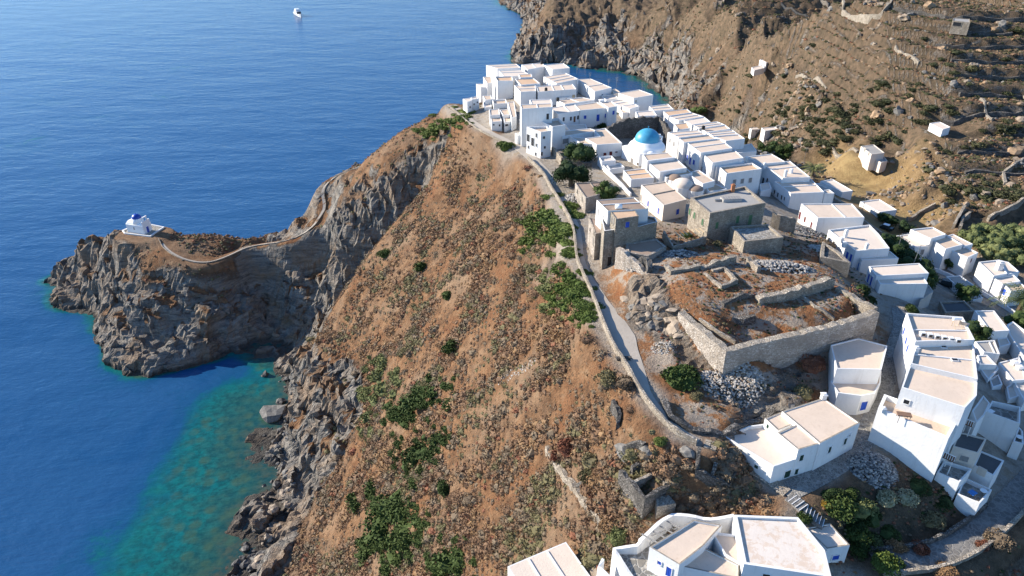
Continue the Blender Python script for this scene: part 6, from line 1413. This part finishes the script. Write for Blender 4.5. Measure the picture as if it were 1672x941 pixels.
# --- scattered shrubs of the slopes
def scatter(n, x0, x1, y0, y1, dens, seed):
    rr = np.random.default_rng(seed); out = []
    X = rr.uniform(x0, x1, n * 22); Y = y0 * (y1 / y0) ** rr.uniform(0, 1, n * 22)
    ix = np.clip(np.searchsorted(gx, X) - 1, 0, NX - 1); iy = np.clip(np.searchsorted(gy, Y) - 1, 0, NY - 1)
    keep = rr.uniform(0, 1, n * 22) < dens(X, Y, ix, iy)
    X, Y, ix, iy = X[keep][:n], Y[keep][:n], ix[keep][:n], iy[keep][:n]
    ok = np.array([not in_foot(a, b) for a, b in zip(X, Y)])
    return X[ok], Y[ok], HZ[iy, ix][ok], rr
def merged(name, label, X, Y, Z, S, mats, mi, ico_, rr, fl=.75, kind='stuff', cat='shrubs', nv=12, rough=.2):
    vs = [twiggy(rr, 46 if ico_ is ICO2 else 26, rough, fl) for _ in range(nv)]; nvv = len(vs[0][0]); n = len(X)
    V = np.empty((n, nvv, 3), np.float32); ang = rr.uniform(0, 6.28, n); ca, sa = np.cos(ang), np.sin(ang); ch = rr.integers(nv, size=n); st = rr.uniform(.8, 1.25, n)
    for k in range(nv):
        m = ch == k; v = vs[k][0]
        V[m, :, 0] = (v[None, :, 0] * ca[m, None] * st[m, None] - v[None, :, 1] * sa[m, None]) * S[m, None] + X[m, None]
        V[m, :, 1] = (v[None, :, 0] * sa[m, None] * st[m, None] + v[None, :, 1] * ca[m, None]) * S[m, None] + Y[m, None]
        V[m, :, 2] = (v[None, :, 2] - .12) * S[m, None] * .9 + Z[m, None]
    F = (vs[0][1][None] + (np.arange(n) * nvv)[:, None, None]).reshape(-1, 3)
    o = mesh_np(name, V.reshape(-1, 3), F, [M[x] for x in mats], mi=np.repeat(mi, len(vs[0][1])))
    return tag(o, label, cat, kind=kind)
slope = Z1 * (1 - sstep(.35, .6, ROCKV)) * (1 - flat_mask) * (1 - sstep(.4, .7, Z2)) * sstep(1, 3, HZ)
thick = sstep(-.35, .35, fbm(GX / 12, GY / 12, 7, 3))
vis = lambda X, Y: np.abs(X) < (Y * .866 + 40) * .74 + 3
thick2 = sstep(-.25, .3, fbm((GX * .8 + GY * .6) / 6.5, (GY * .8 - GX * .6) / 6.5, 17, 3))
dn = lambda X, Y, ix, iy: slope[iy, ix] * (.34 + .66 * thick2[iy, ix] * (.5 + .5 * thick[iy, ix])) * vis(X, Y)
zones = fbm(GX / 9, GY / 9, 21, 3)
def kinds_for(X, Y, rr):
    ix = np.clip(np.searchsorted(gx, X) - 1, 0, NX - 1); iy = np.clip(np.searchsorted(gy, Y) - 1, 0, NY - 1); z = zones[iy, ix] + rr.normal(0, .35, len(X))
    mi = np.where(z < -.45, 2, np.where(z < -.05, 1, np.where(z < .55, 0, 4))); mi[rr.uniform(0, 1, len(X)) < .03] = 3
    return mi
MATS5 = ['dry1', 'dry2', 'dry3', 'dry4', 'straw']
X, Y, Z, rr = scatter(32000, -75, 40, 46, 215, dn, 5)
S = (.34 + .8 * rr.beta(1.4, 4, len(X))) * (.75 + .6 * thick2[np.clip(np.searchsorted(gy, Y) - 1, 0, NY - 1), np.clip(np.searchsorted(gx, X) - 1, 0, NX - 1)])
mi = kinds_for(X, Y, rr)
merged('hillside_scrub', 'low dry scrub and tussocks covering the brown slope', X, Y, Z, S, MATS5, mi, ICO2, rr)
# the largest shrubs of the slope, each its own object
X, Y, Z, rr = scatter(330, -70, 36, 47, 160, lambda X, Y, ix, iy: dn(X, Y, ix, iy) * thick[iy, ix], 17)
LB = {'dry1': 'rounded brown dry shrub on the slope between the sea cliff and the path', 'dry2': 'rounded grey twiggy shrub on the slope between the sea cliff and the path', 'dry3': 'rounded olive-grey shrub on the slope between the sea cliff and the path', 'dry4': 'rounded reddish dry shrub on the slope between the sea cliff and the path', 'straw': 'pale straw-coloured tussock on the slope between the sea cliff and the path'}
mi = kinds_for(X, Y, rr)
for x, y, z, k in list(zip(X, Y, Z, mi))[:290]:
    s = rr.uniform(.8, 1.55); kd = MATS5[k]
    put('c:' + kd, (x, y, z), s, s * rr.uniform(.8, 1.2), s * rr.uniform(.7, .95), rr.uniform(0, 6.28), LB[kd], 'shrub', {'dry1': 'brown shrubs of the slope', 'dry2': 'grey shrubs of the slope', 'dry3': 'olive shrubs of the slope', 'dry4': 'reddish shrubs of the slope', 'straw': 'straw tussocks of the slope'}[kd], 'dry_shrub')
# islet, ridge and headland cover
cov = np.clip(Z3, 0, 1) * (1 - sstep(.5, .9, ROCKV)) * (1 - flat_mask) * sstep(3, 6, HZ)
X, Y, Z, rr = scatter(1500, -140, 5, 150, 225, lambda X, Y, ix, iy: cov[iy, ix], 23)
merged('islet_scrub', 'brown and olive scrub on the sea rock and the ridge', X, Y, Z, .35 + .45 * rr.beta(2, 4, len(X)), MATS5, rr.choice(5, len(X), p=[.45, .2, .25, .1, 0]), ICO1, rr)
# shaded garden and ruins: low weeds
cov2 = np.clip(Z4 + .6 * Z7, 0, 1) * (1 - flat_mask) * (1 - sstep(.5, .8, ROCKV))
X, Y, Z, rr = scatter(4200, 10, 80, 52, 135, lambda X, Y, ix, iy: cov2[iy, ix] * (.3 + .7 * thick[iy, ix]), 29)
merged('weeds', 'low weeds and dry grass among ruins and in the shaded garden', X, Y, Z, .14 + .3 * rr.beta(1.5, 4, len(X)), ['dry1', 'dry2', 'dry3', 'dry4', 'straw', 'evgd'], rr.choice(6, len(X), p=[.28, .22, .15, .2, .05, .1]), ICO1, rr, fl=.55)
# opposite hill: dark evergreen shrubs and rocks
hz6 = np.clip(Z6, 0, 1) * sstep(2, 6, HZ) * (1 - flat_mask)
hd = fbm(GX / 26, GY / 26, 3, 4)
low = sstep(75, 52, HZ) * sstep(330, 250, GY) * sstep(40, 70, GX)
dens_h = lambda X, Y, ix, iy: hz6[iy, ix] * np.clip(sstep(-.15, .5, hd[iy, ix]) * (.3 + .7 * low[iy, ix]) , 0, 1) * vis(X, Y)
rr = np.random.default_rng(41); cnt = 0
while cnt < 285:
    u, v = rr.uniform(1120, 1672), rr.uniform(40, 330)
    g = gpx(u, v); ix, iy = min(np.searchsorted(gx, g.x), NX - 1), min(np.searchsorted(gy, g.y), NY - 1)
    if hz6[iy, ix] < .5 or Z5[iy, ix] > .35 or g.z < 14 or in_foot(g.x, g.y, 1.2) or g.y > 420: continue
    if rr.uniform() > np.clip(sstep(-.3, .45, hd[iy, ix]) * (.25 + .75 * low[iy, ix]) * (1 - .6 * ter[iy, ix]), .02, 1): continue
    s = rr.uniform(.8, 2.3); cnt += 1
    put('hleaf:hillg', (g.x, g.y, g.z), s, s * rr.uniform(.8, 1.2), s * rr.uniform(.5, .75), rr.uniform(0, 6.28), 'dark grey-green evergreen shrub among the rocks of the opposite hillside', 'shrub', 'evergreen shrubs of the opposite hillside', 'hill_shrub')
X, Y, Z, rr = scatter(26000, 30, 218, 150, 520, lambda X, Y, ix, iy: hz6[iy, ix] * (.35 + .65 * sstep(-.4, .4, fbm(X / 14, Y / 14, 77, 3))) * vis(X, Y) * (1 - .7 * Z5[iy, ix]), 43)
merged('hill_scrub', 'dry scrub scattered over the opposite hillside', X, Y, Z, (.32 + .8 * rr.beta(1.3, 4, len(X))) * (1 + .6 * sstep(230, 420, Y)), ['dry1', 'dry2', 'hillg', 'dry4', 'straw'], rr.choice(5, len(X), p=[.22, .2, .46, .04, .08]), ICO1, rr, fl=.6)
# --- rocks
def rock_merge(name, label, X, Y, Z, S, mats, mi, rr, kind='stuff', ico_=ICO1, sink=.25):
    n = len(X); v0, f0 = ico_; nv = len(v0); V = np.empty((n, nv, 3), np.float32)
    for k in range(n):
        o = rr.uniform(0, 90, 3); d = 1 + .55 * noise3(v0[:, 0] * 1.1 + o[0], v0[:, 1] * 1.1 + o[1], v0[:, 2] * 1.1 + o[2]); v = v0 * d[:, None] * np.array([rr.uniform(.8, 1.4), rr.uniform(.7, 1.2), rr.uniform(.5, .9)])
        v = np.round(v * 2.2) / 2.2 * .6 + v * .4; a = rr.uniform(0, 6.28); ca, sa = math.cos(a), math.sin(a)
        V[k] = np.stack([(v[:, 0] * ca - v[:, 1] * sa) * S[k] + X[k], (v[:, 0] * sa + v[:, 1] * ca) * S[k] + Y[k], (v[:, 2] + .25 * v[:, 0] * rr.uniform(-1, 1) + .45 - sink) * S[k] + Z[k]], 1)
    F = (f0[None] + (np.arange(n) * nv)[:, None, None]).reshape(-1, 3)
    return tag(mesh_np(name, V.reshape(-1, 3), F, [M[x] for x in mats], mi=np.repeat(mi, len(f0))), label, 'rocks', kind=kind)
M['rock_a'] = simple('weathered_rock', (.25, .20, .15), .92, .2, .3, 1.5); M['rock_b'] = simple('grey_rock', (.17, .16, .145), .92, .2, .3, 1.5); M['rock_c'] = simple('ochre_rock', (.29, .20, .125), .92, .2, .3, 1.5); M['rock_d'] = simple('wet_dark_rock', (.075, .07, .065), .6, .3, .35, 1.5)
M['rock_e'] = simple('pale_shore_rock', (.33, .265, .20), .9, .2, .3, 1.5)
X, Y, Z, rr = scatter(1800, 100, 215, 150, 330, lambda X, Y, ix, iy: RISER[iy, ix] * vis(X, Y), 47)
merged('terrace_scrub', 'dry scrub growing along the terrace walls of the opposite hillside', X, Y, Z - .3, .35 + .5 * rr.beta(1.5, 3, len(X)), ['hillg', 'dry2', 'dry1'], rr.choice(3, len(X), p=[.5, .25, .25]), ICO1, rr, fl=.6)
X, Y, Z, rr = scatter(650, 25, 215, 150, 420, lambda X, Y, ix, iy: hz6[iy, ix] * sstep(-.1, .5, fbm(X / 15, Y / 15, 30, 3)) * vis(X, Y) * (1 - .8 * ter[iy, ix]) * (1 - Z5[iy, ix]), 57)
rock_merge('hill_crags', 'craggy rock outcrops between the shrubs of the opposite hillside', X, Y, Z, .7 + 1.6 * rr.beta(1.2, 4, len(X)), ['rock_a', 'rock_b', 'rock_c'], rr.choice(3, len(X), p=[.45, .35, .2]), rr, ico_=ICO2, sink=.35)
X, Y, Z, rr = scatter(2600, 25, 215, 150, 420, lambda X, Y, ix, iy: hz6[iy, ix] * sstep(-.2, .5, -hd[iy, ix] + .15) * vis(X, Y) * (.3 + .7 * low[iy, ix]) * (1 - .7 * ter[iy, ix]), 51)
rock_merge('hill_rocks', 'outcrops and loose rocks all over the opposite hillside', X, Y, Z, .25 + 1.5 * rr.beta(1.1, 7, len(X)), ['rock_a', 'rock_b', 'rock_c'], rr.choice(3, len(X), p=[.5, .25, .25]), rr)
X, Y, Z, rr = scatter(900, -70, 40, 47, 200, lambda X, Y, ix, iy: slope[iy, ix] * sstep(.1, .6, -fbm(X / 9, Y / 9, 3, 3) + .1), 53)
rock_merge('slope_stones', 'small pale stones lying between the shrubs of the brown slope', X, Y, Z, .08 + .3 * rr.beta(1.1, 6, len(X)), ['rock_a', 'rub_a', 'rock_c'], rr.choice(3, len(X)), rr)
# shore boulders, each an object
rr = np.random.default_rng(61); RKM = []
for k in range(10):
    v, f = ICO2; o = rr.uniform(0, 90, 3); d = 1 + .6 * noise3(v[:, 0] * 1.0 + o[0], v[:, 1] + o[1], v[:, 2] + o[2]) + rr.uniform(-.07, .07, len(v)); v = v * d[:, None]; v = np.round(v * 2.6) / 2.6 * .55 + v * .45
    RKM.append([base_mesh('boulder', (v, f), mt) for mt in ('rock_d', 'rock_b', 'rock_e')])
M['rock_e'].name = 'pale_shore_rock'
def boulder(p, s, mt, lb, grp_, k=None):
    o = bpy.data.objects.new('boulder', RKM[int(rr.integers(10)) if k is None else k][mt]); COL.objects.link(o); o.location = p; o.scale = (s * rr.uniform(.8, 1.3), s * rr.uniform(.8, 1.2), s * rr.uniform(.5, .85)); o.rotation_euler = (rr.uniform(-.3, .3), rr.uniform(-.3, .3), rr.uniform(0, 6.28)); tag(o, lb, 'boulder', grp_); return o
boulder(P(446, 678, .4), 2.9, 1, 'largest flat boulder standing in the turquoise water off the cliff foot', None, 2)
boulder(P(433, 612, .1), 1.1, 0, 'lone dark boulder in the water left of the cliff foot', None, 3)
boulder(P(458, 655, .3), 1.2, 0, 'dark boulder behind the largest flat boulder in the water', None, 5)
sh = [P(*q, 0) for q in ((480,600),(477,620),(474,650),(466,690),(460,720),(455,745),(456,780),(448,815),(440,850),(425,885),(412,915),(400,941))]
for k in range(150):
    t = rr.uniform(0, len(sh) - 1.01); i = int(t); p = sh[i].lerp(sh[i + 1], t - i); inland = rr.normal(0, 1); dx = inland * 2.2 + (1.2 if t > 5 else 0); x, y = p.x + dx * .85, p.y + dx * .5
    z = ground(x, y); s = (.25 + .75 * rr.beta(1.3, 3)) * (1.3 if t > 6 else .9)
    if z < -2.2: continue
    mt = 0 if z < .5 else (2 if t > 5.5 and rr.uniform() < .6 else 1)
    boulder((x, y, max(z, -.35) + .1 * s), s, mt, ('dark wet boulder at the waterline of the rocky cove', 'grey boulder piled at the foot of the sea cliff', 'pale brown boulder on the rocky beach at the cliff foot')[mt], ('wet boulders at the waterline', 'grey boulders at the cliff foot', 'pale boulders on the rocky beach')[mt])
# outcrop beside the plaza: big bedded blocks
for k, q in enumerate([(1035,500),(1050,492),(1068,488),(1085,495),(1100,505),(1058,510),(1078,515),(1095,520),(1045,525),(1065,530),(1085,535),(1105,530),(1030,515),(1110,545),(1020,488),(1075,500)]):
    p = gpx(*q); o = boulder((p.x, p.y, p.z - .1), rr.uniform(.75, 1.2), 2 if k % 3 else 1, 'bedded ' + ('pale', 'grey')[0 if k % 3 else 1] + ' rock block of the outcrop between the plaza and the ruins', ('pale', 'grey')[0 if k % 3 else 1] + ' blocks of the plaza outcrop'); o.scale.z *= .6
for q, s, lb in (((1018,738), 1.0, 'big grey rock beside the winding path above the roofless hut'), ((1120,738), .9, 'rounded rock at the last bend of the coast path'), ((1058,735), .9, 'shadowed rock under the parapet above the roofless hut'), ((1290,668), .9, 'flat grey slab rock behind the patchwork-roofed white house')):
    p = gpx(*q); boulder((p.x, p.y, p.z), s, 1, lb, None)
# ---------------------------------------------------------------- light
SUN_EL, SUN_DIR = R(24), Vector((-.945, .33, 0)).normalized()
w = bpy.data.worlds.new('World'); scene.world = w; w.use_nodes = True
nt = w.node_tree; bg = nt.nodes['Background']; sk = nt.nodes.new('ShaderNodeTexSky'); sk.sky_type = 'NISHITA'; sk.sun_disc = False
sk.sun_elevation = SUN_EL; sk.sun_rotation = math.atan2(SUN_DIR.x, SUN_DIR.y); sk.altitude = 100; sk.air_density = 1.0; sk.dust_density = 0; sk.ozone_density = 6.0
nt.links.new(sk.outputs[0], bg.inputs['Color']); bg.inputs['Strength'].default_value = .125
sl = bpy.data.lights.new('sun', 'SUN'); so = bpy.data.objects.new('sun', sl); COL.objects.link(so)
sl.energy = 4.9; sl.angle = R(.53); sl.color = (1, .91, .78)
sd = (SUN_DIR * math.cos(SUN_EL) + Vector((0, 0, math.sin(SUN_EL))))
so.rotation_euler = (-sd).to_track_quat('-Z', 'Y').to_euler(); so.location = (0, 0, 300)
scene.view_settings.view_transform = 'Standard'; scene.view_settings.look = 'None'
scene.view_settings.exposure = 1.0; scene.view_settings.gamma = 1; scene.view_settings.use_curve_mapping = False
scene.render.engine = 'CYCLES'; scene.cycles.max_bounces = 5; scene.cycles.diffuse_bounces = 3; scene.cycles.glossy_bounces = 2
try:
    scene.cycles.use_denoising = True; scene.cycles.denoiser = 'OPENIMAGEDENOISE'
except Exception: pass
